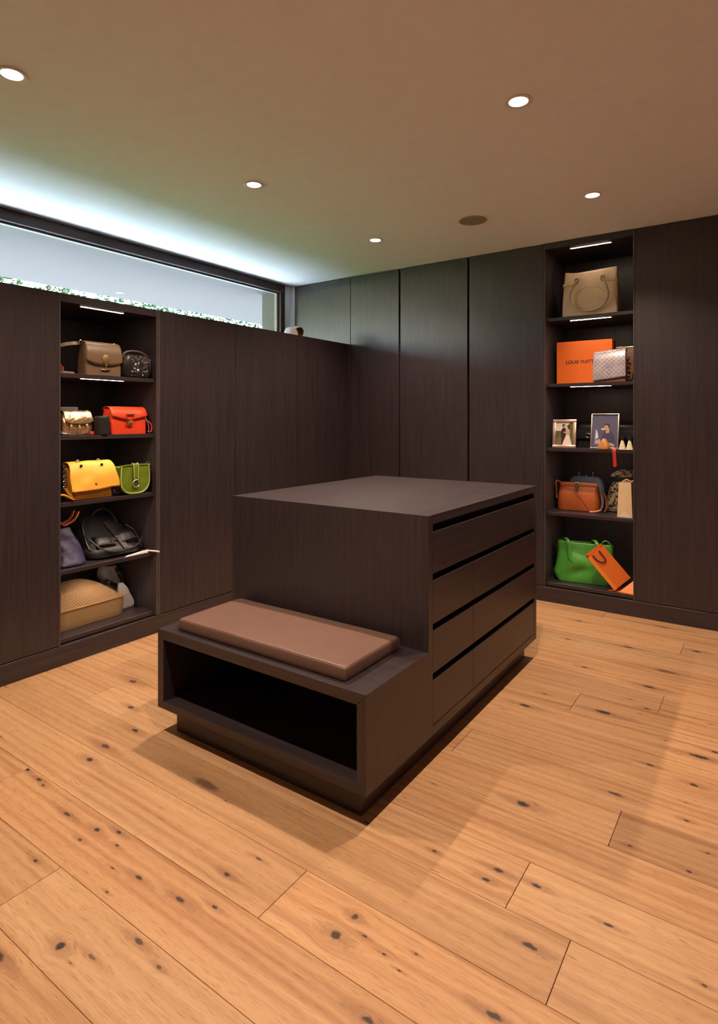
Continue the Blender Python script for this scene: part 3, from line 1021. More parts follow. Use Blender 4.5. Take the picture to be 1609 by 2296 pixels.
link_mesh('red_tag', bm, leather('red leather tag', (0.55, 0.05, 0.03)), t, 50)

# --- box behind the gold bag
t = at_left('box', 'flat lavender grey box standing behind the gold bag', 'box', 1.862, 0.20, LT[1])
LG = plain('lavender grey card', (0.34, 0.29, 0.31), 0.7)
bx('base', t, LG, -.085, .075, .004, .056, 0, .118, .002)
bx('lid', t, LG, -.088, .078, 0, .060, .112, .163, .002)

# --- black canister
t = at_left('canister', 'black ribbed round canister between the gold bag and the red bag', 'canister', 2.001, 0.052, LT[1])
bm = bmesh.new()
pr = [(.030, 0), (.040, .002)]
for k in range(9):
    z = .006 + k * .0092
    pr += [(.0415, z), (.0415, z + .0062), (.0396, z + .0072), (.0396, z + .0086)]
pr += [(.0400, .090)]
lathe(bm, pr, 36)
link_mesh('jar', bm, plain('matt black glass', (0.022, 0.021, 0.023), 0.45), t, 35)
bm = bmesh.new()
lathe(bm, [(.0400, .0905), (.0420, .092), (.0420, .106), (.0400, .109), (.001, .1095)], 36)
link_mesh('lid', bm, plain('black lid', (0.030, 0.028, 0.030), 0.4), t, 35)

# --- red bag
RD = leather('orange red leather', (0.74, 0.060, 0.018), 0.38)
t = at_left('handbag', 'bright orange-red flap bag with a gold clasp on the second shelf of the left niche', 'handbag', 2.181, 0.045, LT[1], 0.0)
bm = bmesh.new()
loft(bm, [(0, .236, .10, .006, 0, .055), (.003, .242, .108, .008, 0, .056), (.09, .240, .098, .010, 0, .056), (.135, .237, .076, .010, 0, .058), (.150, .235, .062, .008, 0, .058)], 60, 3)
link_mesh('body', bm, RD, t, 40)
bm = bmesh.new()
flap_sheet(bm, .241, .246, [(.094, .142), (.088, .154), (.058, .160), (.022, .150), (.002, .118), (-.002, .078)], lambda q: 1.0 - 0.17 * abs(q))
link_mesh('flap', bm, RD, t, 50, 0.004)
for sx in (-1, 1):
    bm = bmesh.new()
    loft(bm, [(.002, .010, .060, .004, sx * .124, .056), (.075, .010, .056, .004, sx * .126, .056), (.140, .006, .040, .002, sx * .121, .058)], 20, 2)
    link_mesh('gusset', bm, RD, t, 40)
bm = bmesh.new()
box(bm, -.030, .028, -.013, -.006, .111, .119, .0015)
link_mesh('clasp_bar', bm, M_GOLD, t, 40)
bm = bmesh.new()
tube(bm, [(-.024, -.008, .111), (-.024, -.011, .058), (.022, -.011, .058), (.022, -.008, .111)], .0028, 7, 1)
link_mesh('clasp_frame', bm, M_GOLD, t, 40)
bm = bmesh.new()
a = [bm.verts.new(p) for p in ((-.018, -.006, .048), (.018, -.006, .048), (.018, -.006, .078), (-.018, -.006, .078))]
ap = bm.verts.new((0, -.022, .062))
for i in range(4):
    bm.faces.new((a[i], a[(i + 1) % 4], ap))
bm.faces.new(list(reversed(a)))
link_mesh('pyramid_stud', bm, M_GOLD, t)
bm = bmesh.new()
tube(bm, [(.120, .05, .150), (.132, .045, .128), (.136, .040, .105)], .0034, 7)
link_mesh('strap_clip', bm, M_SILVER, t, 40)
bm = bmesh.new()
tube(bm, [(.136, .040, .106), (.138, .020, .078), (.150, .000, .058), (.152, -.008, .034), (.142, -.012, .010), (.118, -.014, .006)], .0032, 7)
tube(bm, [(.136, .040, .106), (.134, .024, .080), (.140, .012, .056), (.140, .006, .030), (.134, .004, .008)], .0032, 7)
link_mesh('shoulder_strap', bm, leather('dusty red strap', (0.42, 0.07, 0.06)), t, 50)

# --- yellow bag
YE = leather('mustard yellow leather', (0.83, 0.42, 0.045), 0.48, 120, 0.4)
YD = leather('yellow leather painted shade', (0.55, 0.24, 0.035), 0.5)  # darker copy of the yellow leather, shade put into its colour
t = at_left('handbag', 'large mustard yellow flap bag with a chain on the third shelf of the left niche', 'handbag', 1.940, 0.035, LT[2], 0.04)
bm = bmesh.new()
loft(bm, [(0, .235, .10, .012, .01, .062), (.004, .245, .11, .016, .01, .062), (.10, .250, .10, .02, 0, .062), (.17, .245, .07, .016, 0, .065), (.192, .238, .05, .012, 0, .068)], 56, 4, True, wrinkle(.003, 10, 5))
link_mesh('body', bm, YD, t, 60)
bm = bmesh.new()
flap_sheet(bm, .258, .310, [(.105, .185), (.096, .202), (.068, .210), (.034, .202), (.008, .170), (-.012, .110), (-.026, .048)], lambda q: 1.0 - 0.045 * q, 28, 26, wrinkle(.0075, 13, 3))
link_mesh('flap', bm, YE, t, 70, 0.004)
for x in (-.075, .055):
    bm = bmesh.new()
    torus(bm, (x, .040, .212), .011, .0028, 'y')
    link_mesh('ring', bm, M_STEEL, t, 40)
    bm = bmesh.new()
    box(bm, x - .004, x + .010, .006, .014, .184, .198, .002)
    link_mesh('rivet', bm, plain('dark bronze rivet', (0.05, 0.03, 0.015), 0.4, 0.6), t, 40)
bm = bmesh.new()
lathe(bm, [(.001, -.026), (.006, -.025), (.008, -.020), (.008, -.014)], 16, (.0, 0, .082), 'y')
link_mesh('snap_button', bm, plain('bronze button', (0.32, 0.16, 0.04), 0.4, 0.7), t, 40)
bm = bmesh.new()
for k in range(9):
    torus(bm, (-.146 - .001 * k, .052 - .002 * k, .185 - .014 * k), .0085, .0024, 'x' if k % 2 else 'y', 12, 6, 1, 1.05)
ch = link_mesh('chain', bm, plain('antique silver chain', (0.50, 0.44, 0.36), 0.3, 1.0), t, 50)
ch['kind'] = 'stuff'
bm = bmesh.new()
ribbon(bm, [(-.152, .034, .070), (-.140, .020, .040), (-.118, .004, .012), (-.106, -.004, .005)], .017, .004, (1, .3, .3))
link_mesh('strap_end', bm, YD, t, 50)
for dy in (0.0, .022):
    bm = bmesh.new()
    ribbon(bm, [(-.190, .020 + dy, .034), (-.174, .008 + dy, .036), (-.150, -.004 + dy, .022), (-.128, -.012 + dy, .0055)], .020, .004, (.35, 1, .25))
    link_mesh('folded_strap', bm, YE, t, 50)
bm = bmesh.new()
tube(bm, [(.122, .06, .200), (.134, .058, .206), (.142, .055, .185), (.138, .055, .165)], .0034, 7)
link_mesh('strap_clip', bm, M_STEEL, t, 40)
bm = bmesh.new()
ribbon(bm, [(.140, .050, .172), (.142, .045, .120), (.140, .030, .080), (.132, .004, .040), (.138, -.004, .018)], .012, .004, (1, 0, 0))
link_mesh('shoulder_strap', bm, LBd, t, 50)

# --- green saddle bag
GR = leather('olive green leather', (0.135, 0.205, 0.016), 0.30, 90, 0.3, 0.25)
PIP = plain('pale green piping', (0.50, 0.52, 0.22), 0.45)
t = at_left('handbag', 'olive green saddle bag with pale piping and a ring clasp beside the yellow bag', 'handbag', 2.206, 0.028, LT[2], 0.0)
def saddle(q, w, h):
    """outline of the flap: q 0..1 from upper left round the bottom to upper right"""
    a = PI * (1 + q)
    ca, sa = math.cos(a), math.sin(a)
    sx = math.copysign(abs(ca) ** .62, ca)
    return sx * w / 2 * (0.84 + 0.16 * min(1, -sa * 1.5)), h * (1 - abs(sa) ** .78)
for nm, mt, off, th, w, h in (('body', GR, .008, .058, .222, .176), ('flap', GR, -.004, .011, .228, .181)):
    bm = bmesh.new()
    out = [saddle(i / 36, w, h - .010) for i in range(37)]
    front = [bm.verts.new((x, off + .004 * (1 - ((x) / (w / 2)) ** 2) * -1, z + .010 if z > .002 else .010 + z)) for x, z in out]
    back = [bm.verts.new((x * .97, off + th, z + .010)) for x, z in out]
    for i in range(36):
        bm.faces.new((front[i], front[i + 1], back[i + 1], back[i]))
    bm.faces.new((front[36], front[0], back[0], back[36]))
    bm.faces.new(front)
    bm.faces.new(list(reversed(back)))
    bmesh.ops.translate(bm, verts=bm.verts, vec=(0, 0, -.0095 if nm == 'body' else -.008))
    bmesh.ops.bevel(bm, geom=[e for e in bm.edges if len(e.link_faces) == 2 and e.calc_face_angle(0) > 1.0], offset=.004, segments=2, profile=.5, affect='EDGES')
    link_mesh(nm, bm, mt, t, 50)
bm = bmesh.new()
tube(bm, [(x * .985, -.0065, z + .0045) for x, z in [saddle(i / 30, .228, .171) for i in range(31)]], .0034, 7, 1)
link_mesh('piping', bm, PIP, t, 60)
bm = bmesh.new()
tube(bm, [(-.106, -.004, .174), (-.05, -.006, .178), (.05, -.006, .178), (.106, -.004, .174)], .0045, 7, 2)
link_mesh('top_edge', bm, GR, t, 60)
bm = bmesh.new()
ribbon(bm, [(0, .010, .186), (0, -.006, .184), (0, -.0115, .165), (0, -.0125, .095)], .040, .003, (1, 0, 0))
link_mesh('centre_strap', bm, GR, t, 40)
for x in (-.017, .017):
    bm = bmesh.new()
    tube(bm, [(x, .006, .189), (x, -.008, .186), (x, -.0138, .165), (x * .8, -.0148, .100)], .0022, 6)
    link_mesh('strap_piping', bm, PIP, t, 50)
    bm = bmesh.new()
    ball(bm, (x * .75, -.0150, .094), .0046, 10)
    link_mesh('stud', bm, M_SILVER, t, 60)
bm = bmesh.new()
torus(bm, (0, -.0150, .064), .0225, .0040, 'y', 26, 8)
link_mesh('clasp_ring', bm, plain('pale gold ring', (0.72, 0.70, 0.45), 0.28, 0.9), t, 50)
bm = bmesh.new()
lathe(bm, [(.001, -.0125), (.018, -.012), (.019, -.009), (.019, -.006)], 20, (0, 0, .064), 'y')
link_mesh('clasp_disc', bm, leather('dark green disc', (0.05, 0.08, 0.012)), t, 40)
bm = bmesh.new()
torus(bm, (.112, .03, .178), .013, .0028, 'y')
link_mesh('ring', bm, M_SILVER, t, 40)
bm = bmesh.new()
ribbon(bm, [(.120, .035, .170), (.122, .045, .120), (.124, .045, .060), (.122, .045, .012), (.118, .07, .004)], .014, .004, (0, 1, 0))
link_mesh('shoulder_strap', bm, BLK, t, 50)

# --- navy bag
NV = plain('navy purple nylon', (0.034, 0.027, 0.080), 0.5, nscale=40, nstr=0.4, ndist=0.006, var=0.15)
TN = leather('red tan leather', (0.42, 0.105, 0.040), 0.45)
t = at_left('handbag', 'slumped navy purple fabric tote with tan leather handles left of the black backpack', 'handbag', 1.836, 0.050, LT[3], 0.0)
bm = bmesh.new()
def slump(p):
    v = noise.noise_vector(p * 8.0)
    k = noise.noise(Vector((p.x * 26 + p.z * 20, p.z * 3, 1.3)))
    return p + Vector((v.x * .012, v.y * .010 - k * .008, v.z * .008 * min(1, p.z * 12)))
loft(bm, [(0, .165, .19, .05, .0, .11), (.012, .178, .22, .06, .0, .115), (.05, .172, .19, .06, .0, .12), (.11, .160, .13, .05, -.006, .12), (.17, .140, .08, .03, -.016, .125), (.205, .135, .045, .02, -.020, .13)], 64, 6, True, slump)
link_mesh('body', bm, NV, t, 75)
for dy in (.10, .15):
    bm = bmesh.new()
    ribbon(bm, [(-.070, dy, .190), (-.066, dy - .01, .225), (-.046, dy - .012, .250), (-.026, dy, .240), (-.006, dy + .01, .225), (.030, dy + .02, .230), (.066, dy + .02, .250), (.094, dy + .03, .290)], .014, .006, (0, 1, .2))
    link_mesh('handle', bm, TN, t, 50)
bm = bmesh.new()
box(bm, -.086, -.050, .076, .086, .170, .208, .005)
link_mesh('handle_patch', bm, leather('bright red tan patch', (0.55, 0.10, 0.03)), t, 40)

# --- black backpack
BP = plain('black nylon', (0.021, 0.018, 0.020), 0.42, nscale=60, nstr=0.35, ndist=0.003, var=0.2)
BP2 = plain('black nylon trim', (0.026, 0.021, 0.023), 0.42, nscale=300, nstr=0.2)
t = at_left('backpack', 'slouched black nylon backpack with front pockets on the fourth shelf of the left niche', 'backpack', 2.138, 0.060, LT[3], 0.0)
def fold(p):
    v = noise.noise_vector(p * 7 + Vector((3, 1, 2)))
    k = noise.noise(Vector((p.x * 5 - p.z * 9, p.x * 6 + p.z * 14, 5)))
    return p + Vector((v.x * .012, v.y * .008 + k * .010, v.z * .012 * min(1, p.z * 14)))
bm = bmesh.new()
loft(bm, [(0, .33, .30, .08, -.0, .165), (.010, .355, .35, .10, 0, .180), (.045, .370, .36, .12, 0, .190), (.100, .350, .295, .12, 0, .225), (.155, .300, .205, .09, -.005, .265), (.200, .225, .13, .06, -.01, .290), (.222, .150, .06, .03, -.02, .30)], 72, 6, True, fold)
link_mesh('body', bm, BP, t, 75)
def slope_pt(x, s):
    """point on the sloping front, s 0 bottom .. 1 top"""
    return Vector((x, .004 + .225 * s ** 1.15, .020 + .190 * s))
for (cx, s0, s1, w, a) in ((-.080, .16, .50, .120, -.10), (.080, .20, .58, .130, .12)):
    bm = bmesh.new()
    rows = []
    for i in range(9):
        s = s0 + (s1 - s0) * i / 8
        row = []
        for j in range(13):
            u = -1 + 2 * j / 12
            p = slope_pt(cx + u * w / 2 * (1 - .12 * i / 8), s + a * u * .18)
            bul = (1 - u ** 4) * (1 - (2 * i / 8 - 1) ** 4) * .026
            p += Vector((0, -.72, .69)) * (bul + .002) + noise.noise_vector(p * 18) * .005
            row.append(bm.verts.new(p))
        rows.append(row)
    for i in range(8):
        for j in range(12):
            bm.faces.new((rows[i][j], rows[i][j + 1], rows[i + 1][j + 1], rows[i + 1][j]))
    link_mesh('pocket', bm, BP, t, 70, -0.010)
    bm = bmesh.new()
    pts = []
    for j in range(9):
        u = -1 + 2 * j / 8
        p = slope_pt(cx + u * w * .46, s0 + .05 + a * u * .18) + Vector((0, -.72, .69)) * (.012 + .018 * (1 - u ** 4))
        pts.append(tuple(p))
    tube(bm, pts, .006, 7, 2)
    link_mesh('pocket_flap_edge', bm, BP2, t, 60)
bm = bmesh.new()
ribbon(bm, [tuple(slope_pt(-.015 + .05 * (1 - s), s) + Vector((0, -.72, .69)) * .016) for s in (.05, .25, .45, .65, .82)], .030, .004, (1, 0, .15))
link_mesh('centre_strap', bm, BP2, t, 50)
bm = bmesh.new()
box(bm, -.016, .006, .048, .056, .088, .102, .002)
link_mesh('buckle', bm, M_SILVER, t, 40)
bm = bmesh.new()
tube(bm, [(-.045, .27, .205), (-.030, .25, .240), (.005, .24, .262), (.050, .235, .250), (.085, .22, .205), (.098, .20, .165)], .0065, 8)
link_mesh('carry_loop', bm, BP2, t, 60)
bm = bmesh.new()
tube(bm, [(-.178, .12, .140), (-.160, .055, .100), (-.125, .012, .058), (-.05, -.006, .032), (.06, -.006, .036), (.13, .012, .055), (.176, .06, .075)], .0055, 7)
link_mesh('zip_line', bm, BP2, t, 60)
bm = bmesh.new()
ribbon(bm, [(.140, .17, .150), (.165, .13, .120), (.178, .10, .070), (.180, .08, .025), (.172, .05, .006)], .030, .006, (.4, 1, 0))
link_mesh('shoulder_strap', bm, BP2, t, 60)
bm = bmesh.new()
ribbon(bm, [(-.100, .23, .215), (-.140, .20, .195), (-.165, .15, .160), (-.175, .10, .100), (-.172, .06, .05)], .030, .006, (.3, 1, 0))
link_mesh('shoulder_strap', bm, BP2, t, 60)

# --- white paper and white tube on the shelf edge
PW_ = plain('white paper', (0.80, 0.77, 0.75), 0.7)
t = at_left('paper_sheet', 'white folded paper sheet under the right side of the black backpack', 'paper', 2.222, 0.024, LT[3], 0.0)
bm = bmesh.new()
pts = [(-.085, .000), (.075, .000), (.094, .030), (.060, .038), (-.06, .022)]
lo = [bm.verts.new((x, y, .0008)) for x, y in pts]
hi = [bm.verts.new((x, y, .0035 + max(0, x) * .10)) for x, y in pts]
for i in range(5):
    bm.faces.new((lo[i], lo[(i + 1) % 5], hi[(i + 1) % 5], hi[i]))
bm.faces.new(list(reversed(lo)))
bm.faces.new(hi)
link_mesh('sheet', bm, PW_, t)
t = at_left('paper_roll', 'thin white rolled paper stick poking over the shelf edge by the black backpack', 'paper', 2.318, 0.0, LT[3], 0.0)
bm = bmesh.new()
tube(bm, [(-.012, .040, .008), (.010, -.008, .006), (.020, -.032, .0035)], .0055, 10, 2)
link_mesh('roll', bm, PW_, t, 60)

# --- straw bag
def straw():
    m, tt, b = new_mat('woven straw')
    v = obj_coord(tt, jitter=False)
    w1 = nd(tt, 'ShaderNodeTexWave', wave_type='BANDS', bands_direction='X')
    w2 = nd(tt, 'ShaderNodeTexWave', wave_type='BANDS', bands_direction='Y')
    r = nd(tt, 'ShaderNodeMapping')
    r.inputs['Rotation'].default_value = (0, 0, 0.5)
    tt.links.new(v, r.inputs[0])
    for w in (w1, w2):
        tt.links.new(r.outputs[0], w.inputs[0])
        w.inputs['Scale'].default_value = 42
        w.inputs['Distortion'].default_value = 1.2
    h = math_n(tt, 'MULTIPLY', w1.outputs[0], w2.outputs[0])
    tt.links.new(ramp(tt, h, [(0.05, (0.38, 0.19, 0.075)), (0.30, (0.66, 0.40, 0.18)), (0.7, (0.88, 0.66, 0.38))]), b.inputs['Base Color'])
    b.inputs['Roughness'].default_value = 0.6
    bump(tt, h, 0.8, 0.004, b)
    return m
t = at_left('straw_bag', 'big flat woven straw bag lying on the bottom of the left niche', 'bag', 1.972, 0.120, 0.140, 0.0)
bm = bmesh.new()
def straww(p):
    p = p + noise.noise_vector(p * 5) * .003
    p.x -= (p.x + .231) / .462 * .12 * max(0, p.y / .26) ** 1.3
    return p
loft(bm, [(0, .445, .245, .03, 0, .130), (.006, .460, .260, .04, 0, .130), (.105, .464, .262, .03, 0, .132)], 72, 3, True, straww)
link_mesh('side_band', bm, leather('tan leather side', (0.25, 0.150, 0.070), 0.5, 60), t, 60)
bm = bmesh.new()
N = 22
gr = []
for i in range(N + 1):
    row = []
    for j in range(N + 1):
        u, v = -1 + 2 * i / N, -1 + 2 * j / N
        z = .106 + .105 * (1 - abs(u) ** 2.4) ** .8 * (1 - abs(v) ** 2.4) ** .8 + .045 * (v + 1) / 2 * (1 - abs(u) ** 4) * (1 - max(0, v) ** 6)
        row.append(bm.verts.new(straww(Vector((u * .231, .132 + v * .130, z)))))
    gr.append(row)
for i in range(N):
    for j in range(N):
        bm.faces.new((gr[i][j], gr[i + 1][j], gr[i + 1][j + 1], gr[i][j + 1]))
link_mesh('woven_top', bm, straw(), t, 60)
bm = bmesh.new()
tube(bm, [(-.231, .26, .108), (-.232, .004, .108), (.232, .004, .108), (.190, .13, .108), (.112, .26, .108)], .006, 8, 1)
link_mesh('braided_edge', bm, plain('braided straw edge', (0.66, 0.40, 0.18), 0.6, nscale=150, nstr=1.0, ndist=0.004, var=0.2), t, 60)

# --- grey studded pouch with white tissue
GC = plain('grey washed cotton', (0.22, 0.20, 0.19), 0.8, nscale=40, nstr=0.6, ndist=0.006, var=0.25)
t = at_left('cloth_bag', 'crumpled grey cloth bag with studded black straps behind the straw bag', 'bag', 2.238, 0.275, 0.140, 0.0)
bm = bmesh.new()
def crum(p):
    v = noise.noise_vector(p * 14)
    v2 = noise.noise_vector(p * 30)
    return p + v * .014 * min(1, p.z * 20 + .1) + v2 * .006 * min(1, p.z * 20)
loft(bm, [(0, .130, .07, .03, .01, .05), (.01, .140, .09, .04, .01, .052), (.10, .145, .09, .04, .012, .055), (.18, .140, .08, .035, .0, .055), (.235, .125, .06, .03, -.025, .055), (.262, .10, .04, .018, -.03, .055)], 56, 6, True, crum)
link_mesh('body', bm, GC, t, 75)
bm = bmesh.new()
ribbon(bm, [(.012, .020, .250), (.024, .004, .205), (.040, -.002, .160), (.050, -.004, .112)], .022, .005, (1, 0, 0))
link_mesh('strap', bm, BLK, t, 50)
bm = bmesh.new()
ribbon(bm, [(-.078, .006, .190), (-.040, -.004, .166), (.010, -.008, .134), (.050, -.008, .106)], .022, .005, (0, .2, 1))
link_mesh('strap', bm, BLK, t, 50)
for (x, y, z) in [(.020, .004, .216), (.046, -.008, .132), (-.054, -.006, .174), (.030, -.014, .120)]:
    bm = bmesh.new()
    ball(bm, (x, y, z), .0058, 10)
    link_mesh('stud', bm, M_SILVER, t, 60)
t = at_left('tissue', 'white crumpled tissue paper tucked between straw bag and grey cloth bag', 'paper', 2.262, 0.205, 0.140, 0.0)
bm = bmesh.new()
def tis(p):
    return p + noise.noise_vector(p * 16) * .008 * min(1, p.z * 30 + .0)
loft(bm, [(0, .10, .030, .008, .01, .02), (.02, .105, .040, .012, .012, .022), (.08, .085, .040, .012, 0, .022), (.135, .06, .025, .008, -.015, .02), (.165, .035, .012, .004, -.02, .02)], 36, 5, True, tis)
link_mesh('paper', bm, plain('white tissue', (0.66, 0.62, 0.60), 0.8, nscale=50, nstr=0.8, ndist=0.006), t, 50)

# ================================================================ things in the tall niche at the back
# --- taupe tote
TP = leather('taupe grained leather', (0.58, 0.42, 0.275), 0.5, 320, 0.3)
t = at_back('tote_bag', 'taupe leather tote with a drooping handle on the top shelf of the tall niche', 'handbag', -1.080, 0.090, BT[0], 0.03)
bm = bmesh.new()
def totew(p):
    return p + Vector((0, noise.noise(p * 7) * .004, -.022 * (1 - (p.x / .19) ** 2) * max(0, (p.z - .22) / .12)))
loft(bm, [(0, .380, .13, .012, 0, .075), (.004, .388, .145, .014, 0, .075), (.12, .384, .13, .014, 0, .075), (.24, .374, .085, .012, 0, .072), (.345, .366, .045, .010, 0, .070)], 72, 5, True, totew)
link_mesh('body', bm, TP, t, 45)
for sx in (-1, 1):
    bm = bmesh.new()
    ribbon(bm, [(sx * .192, .050, .236), (sx * .186, .024, .240), (sx * .150, .014, .243), (sx * .108, .012, .246)], .022, .005, (0, .15, 1))
    link_mesh('belt_tab', bm, TP, t, 50)
    bm = bmesh.new()
    torus(bm, (sx * .090, .010, .262), .016, .0035, 'y', 18, 7, .75, 1.15)
    link_mesh('handle_ring', bm, plain('taupe wrapped ring', (0.20, 0.13, 0.08), 0.45), t, 50)
    bm = bmesh.new()
    loft(bm, [(.268, .030, .008, .003, sx * .090, .020), (.285, .034, .010, .004, sx * .090, .022), (.300, .012, .006, .002, sx * .090, .026)], 16, 2)
    link_mesh('handle_tab', bm, TP, t, 50)
bm = bmesh.new()
tube(bm, [(-.092, .000, .250), (-.108, -.014, .215), (-.130, -.022, .150), (-.120, -.026, .085), (-.070, -.028, .040), (0, -.028, .026), (.070, -.028, .038), (.124, -.026, .088), (.134, -.022, .150), (.112, -.014, .220), (.096, .000, .256)], .0068, 9)
link_mesh('handle', bm, plain('taupe round handle', (0.40, 0.29, 0.19), 0.35), t, 60)
bm = bmesh.new()
tube(bm, [(-.120, .020, .128), (-.05, .012, .200), (0, .010, .208), (.06, .012, .198), (.126, .020, .150)], .0018, 5)
link_mesh('seam', bm, plain('light taupe seam', (0.50, 0.38, 0.25), 0.6), t, 60)

# --- orange box with lettering
OR = plain('orange card', (0.87, 0.165, 0.012), 0.55)
t = at_back('gift_box', 'flat orange gift box with dark brown lettering, standing upright in the tall niche', 'box', -1.134, 0.150, BT[1], 0.0)
bx('lid', t, OR, -.196, .201, 0, .060, .0, .318, .0025, 2)
bx('base', t, plain('brown card edge', (0.20, 0.075, 0.03), 0.6), -.199, .198, .061, .120, .002, .316, .002)
cu_ = bpy.data.curves.new('lettering', 'FONT')
cu_.body = 'LOUIS VUITTON'
cu_.size = 0.034
cu_.align_x = 'CENTER'
cu_.align_y = 'CENTER'
cu_.extrude = 0.0004
cu_.offset = 0.0009
cu_.space_character = 1.03
tmp = bpy.data.objects.new('lettering_curve', cu_)
C.objects.link(tmp)
bpy.context.view_layer.update()
me = bpy.data.meshes.new_from_object(tmp.evaluated_get(bpy.context.evaluated_depsgraph_get()))
bpy.data.objects.remove(tmp)
me.name = 'lettering'
me.materials.clear()
me.materials.append(plain('dark brown print', (0.035, 0.012, 0.006), 0.6))
lt = bpy.data.objects.new('lettering', me)
C.objects.link(lt)
lt.parent = t
lt.location = (.001, -.0004, .162)
lt.rotation_euler = (PI / 2, 0, 0)

# --- silver patterned bag
def mono():
    m, tt, b = new_mat('silver grey patterned canvas')
    v = obj_coord(tt, jitter=False)
    mp = nd(tt, 'ShaderNodeMapping')
    mp.inputs['Rotation'].default_value = (0, R(45), 0)
    mp.inputs['Scale'].default_value = (46, 46, 46)
    tt.links.new(v, mp.inputs[0])
    sx = nd(tt, 'ShaderNodeSeparateXYZ')
    tt.links.new(mp.outputs[0], sx.inputs[0])
    fx = math_n(tt, 'ABSOLUTE', math_n(tt, 'SUBTRACT', math_n(tt, 'FRACT', sx.outputs[0]), 0.5))
    fz = math_n(tt, 'ABSOLUTE', math_n(tt, 'SUBTRACT', math_n(tt, 'FRACT', sx.outputs[2]), 0.5))
    # small four-lobed blossoms on a diagonal lattice
    d = math_n(tt, 'ADD', math_n(tt, 'POWER', math_n(tt, 'SUBTRACT', fx, 0.12), 2.0), math_n(tt, 'POWER', math_n(tt, 'SUBTRACT', fz, 0.12), 2.0))
    k = ramp(tt, d, [(0.010, (1, 1, 1)), (0.026, (0, 0, 0))])
    n = noise_n(tt, v, 14, 2)
    base = ramp(tt, n, [(0.35, (0.36, 0.33, 0.36)), (0.65, (0.54, 0.48, 0.50))])
    dk = ramp(tt, noise_n(tt, v, 22, 2), [(0.35, (0.13, 0.16, 0.26)), (0.65, (0.24, 0.21, 0.25))])
    tt.links.new(mix_col(tt, math_n(tt, 'MULTIPLY', k, 0.75), base, dk), b.inputs['Base Color'])
    b.inputs['Roughness'].default_value = 0.36
    b.inputs['Metallic'].default_value = 0.25
    return m
MO = mono()
BR = leather('chestnut leather', (0.17, 0.062, 0.025), 0.4)
t = at_back('handbag', 'silver grey patterned flap bag with a gold chain in front of the orange box', 'handbag', -0.928, 0.028, BT[1], 0.06)
bm = bmesh.new()
loft(bm, [(0, .206, .088, .01, 0, .048), (.004, .214, .095, .012, 0, .05), (.12, .214, .085, .012, 0, .05), (.205, .208, .06, .010, 0, .052)], 56, 3)
link_mesh('body', bm, BR, t, 45)
bm = bmesh.new()
flap_sheet(bm, .212, .214, [(.078, .200), (.070, .214), (.046, .219), (.020, .210), (.001, .160), (-.004, .080), (-.004, .014)], lambda q: 1.0 - .015 * q, 24, 22, lambda p: p + Vector((0, 0, .010 * (p.x / .1))))
link_mesh('flap', bm, MO, t, 60, 0.004)
for k in range(5):
    bm = bmesh.new()
    torus(bm, (.124, .030, .150 - k * .032), .0135, .0036, 'y' if k % 2 else 'x', 14, 7, .75, 1.25)
    link_mesh('chain_link', bm, M_GOLD, t, 50)

# --- clutch with a gold bar behind
t = at_back('clutch', 'slim brown clutch with a gold bar top behind the silver patterned bag', 'handbag', -0.848, 0.175, BT[1], 0.0)
bm = bmesh.new()
loft(bm, [(0, .144, .05, .008, 0, .03), (.004, .148, .056, .01, 0, .03), (.15, .146, .05, .01, 0, .03), (.236, .144, .026, .006, 0, .03)], 40, 3)
link_mesh('body', bm, BR, t, 45)
bm = bmesh.new()
box(bm, -.074, .072, .018, .042, .236, .254, .006, 3)
link_mesh('frame_bar', bm, plain('pale gold', (0.86, 0.72, 0.50), 0.22, 1.0), t, 40)

# --- framed photographs
def photo_frame(name, label, along, dep, w, h, fw, mfr, paint, turn=0.0, tilt=10):
    t = at_back(name, label, 'photo frame', along, dep, BT[2], turn)
    tl = bpy.data.objects.new
    M = Matrix.Rotation(R(-tilt), 4, 'X')
    bm = bmesh.new()
    for a in ((-w / 2, w / 2, 0, fw), (-w / 2, w / 2, h - fw, h), (-w / 2, -w / 2 + fw, fw, h - fw), (w / 2 - fw, w / 2, fw, h - fw)):
        box(bm, a[0], a[1], 0, .014, a[2], a[3], .002, 2)
    bmesh.ops.transform(bm, matrix=M, verts=bm.verts)
    link_mesh('frame', bm, mfr, t, 40)
    bm = bmesh.new()
    paint(bm, w - 2 * fw, h - 2 * fw, fw)
    bmesh.ops.transform(bm, matrix=M, verts=bm.verts)
    o = link_mesh('picture', bm, PRINT, t)
    bm = bmesh.new()
    box(bm, -w / 2 + .003, w / 2 - .003, .0085, .0135, .004, h - .003)
    bmesh.ops.transform(bm, matrix=M, verts=bm.verts)
    link_mesh('backing', bm, plain('black felt', (0.02, 0.02, 0.02), 0.9), t)
    bm = bmesh.new()
    foot = Vector((0, .012 + .45 * h, 0.0015))
    top = M @ Vector((0, .0145, h * .62))
    ribbon(bm, [tuple(top), tuple((top + foot) / 2), tuple(foot)], w * .30, .003, (1, 0, 0), 2)
    link_mesh('easel_stand', bm, plain('black felt', (0.02, 0.02, 0.02), 0.9), t)
    return t
PCOL = {'sky': (0.66, 0.60, 0.52), 'leaf': (0.10, 0.10, 0.035), 'ground': (0.15, 0.11, 0.05), 'suit': (0.030, 0.014, 0.014), 'skin': (0.50, 0.30, 0.20),
        'dress': (0.70, 0.58, 0.55), 'hair': (0.035, 0.018, 0.010), 'night': (0.095, 0.090, 0.150), 'shirt': (0.050, 0.052, 0.115), 'white': (0.62, 0.58, 0.62), 'pale': (0.40, 0.34, 0.38)}
PK = list(PCOL)
PRINT = [plain('print ' + k, PCOL[k], 0.35) for k in PK]
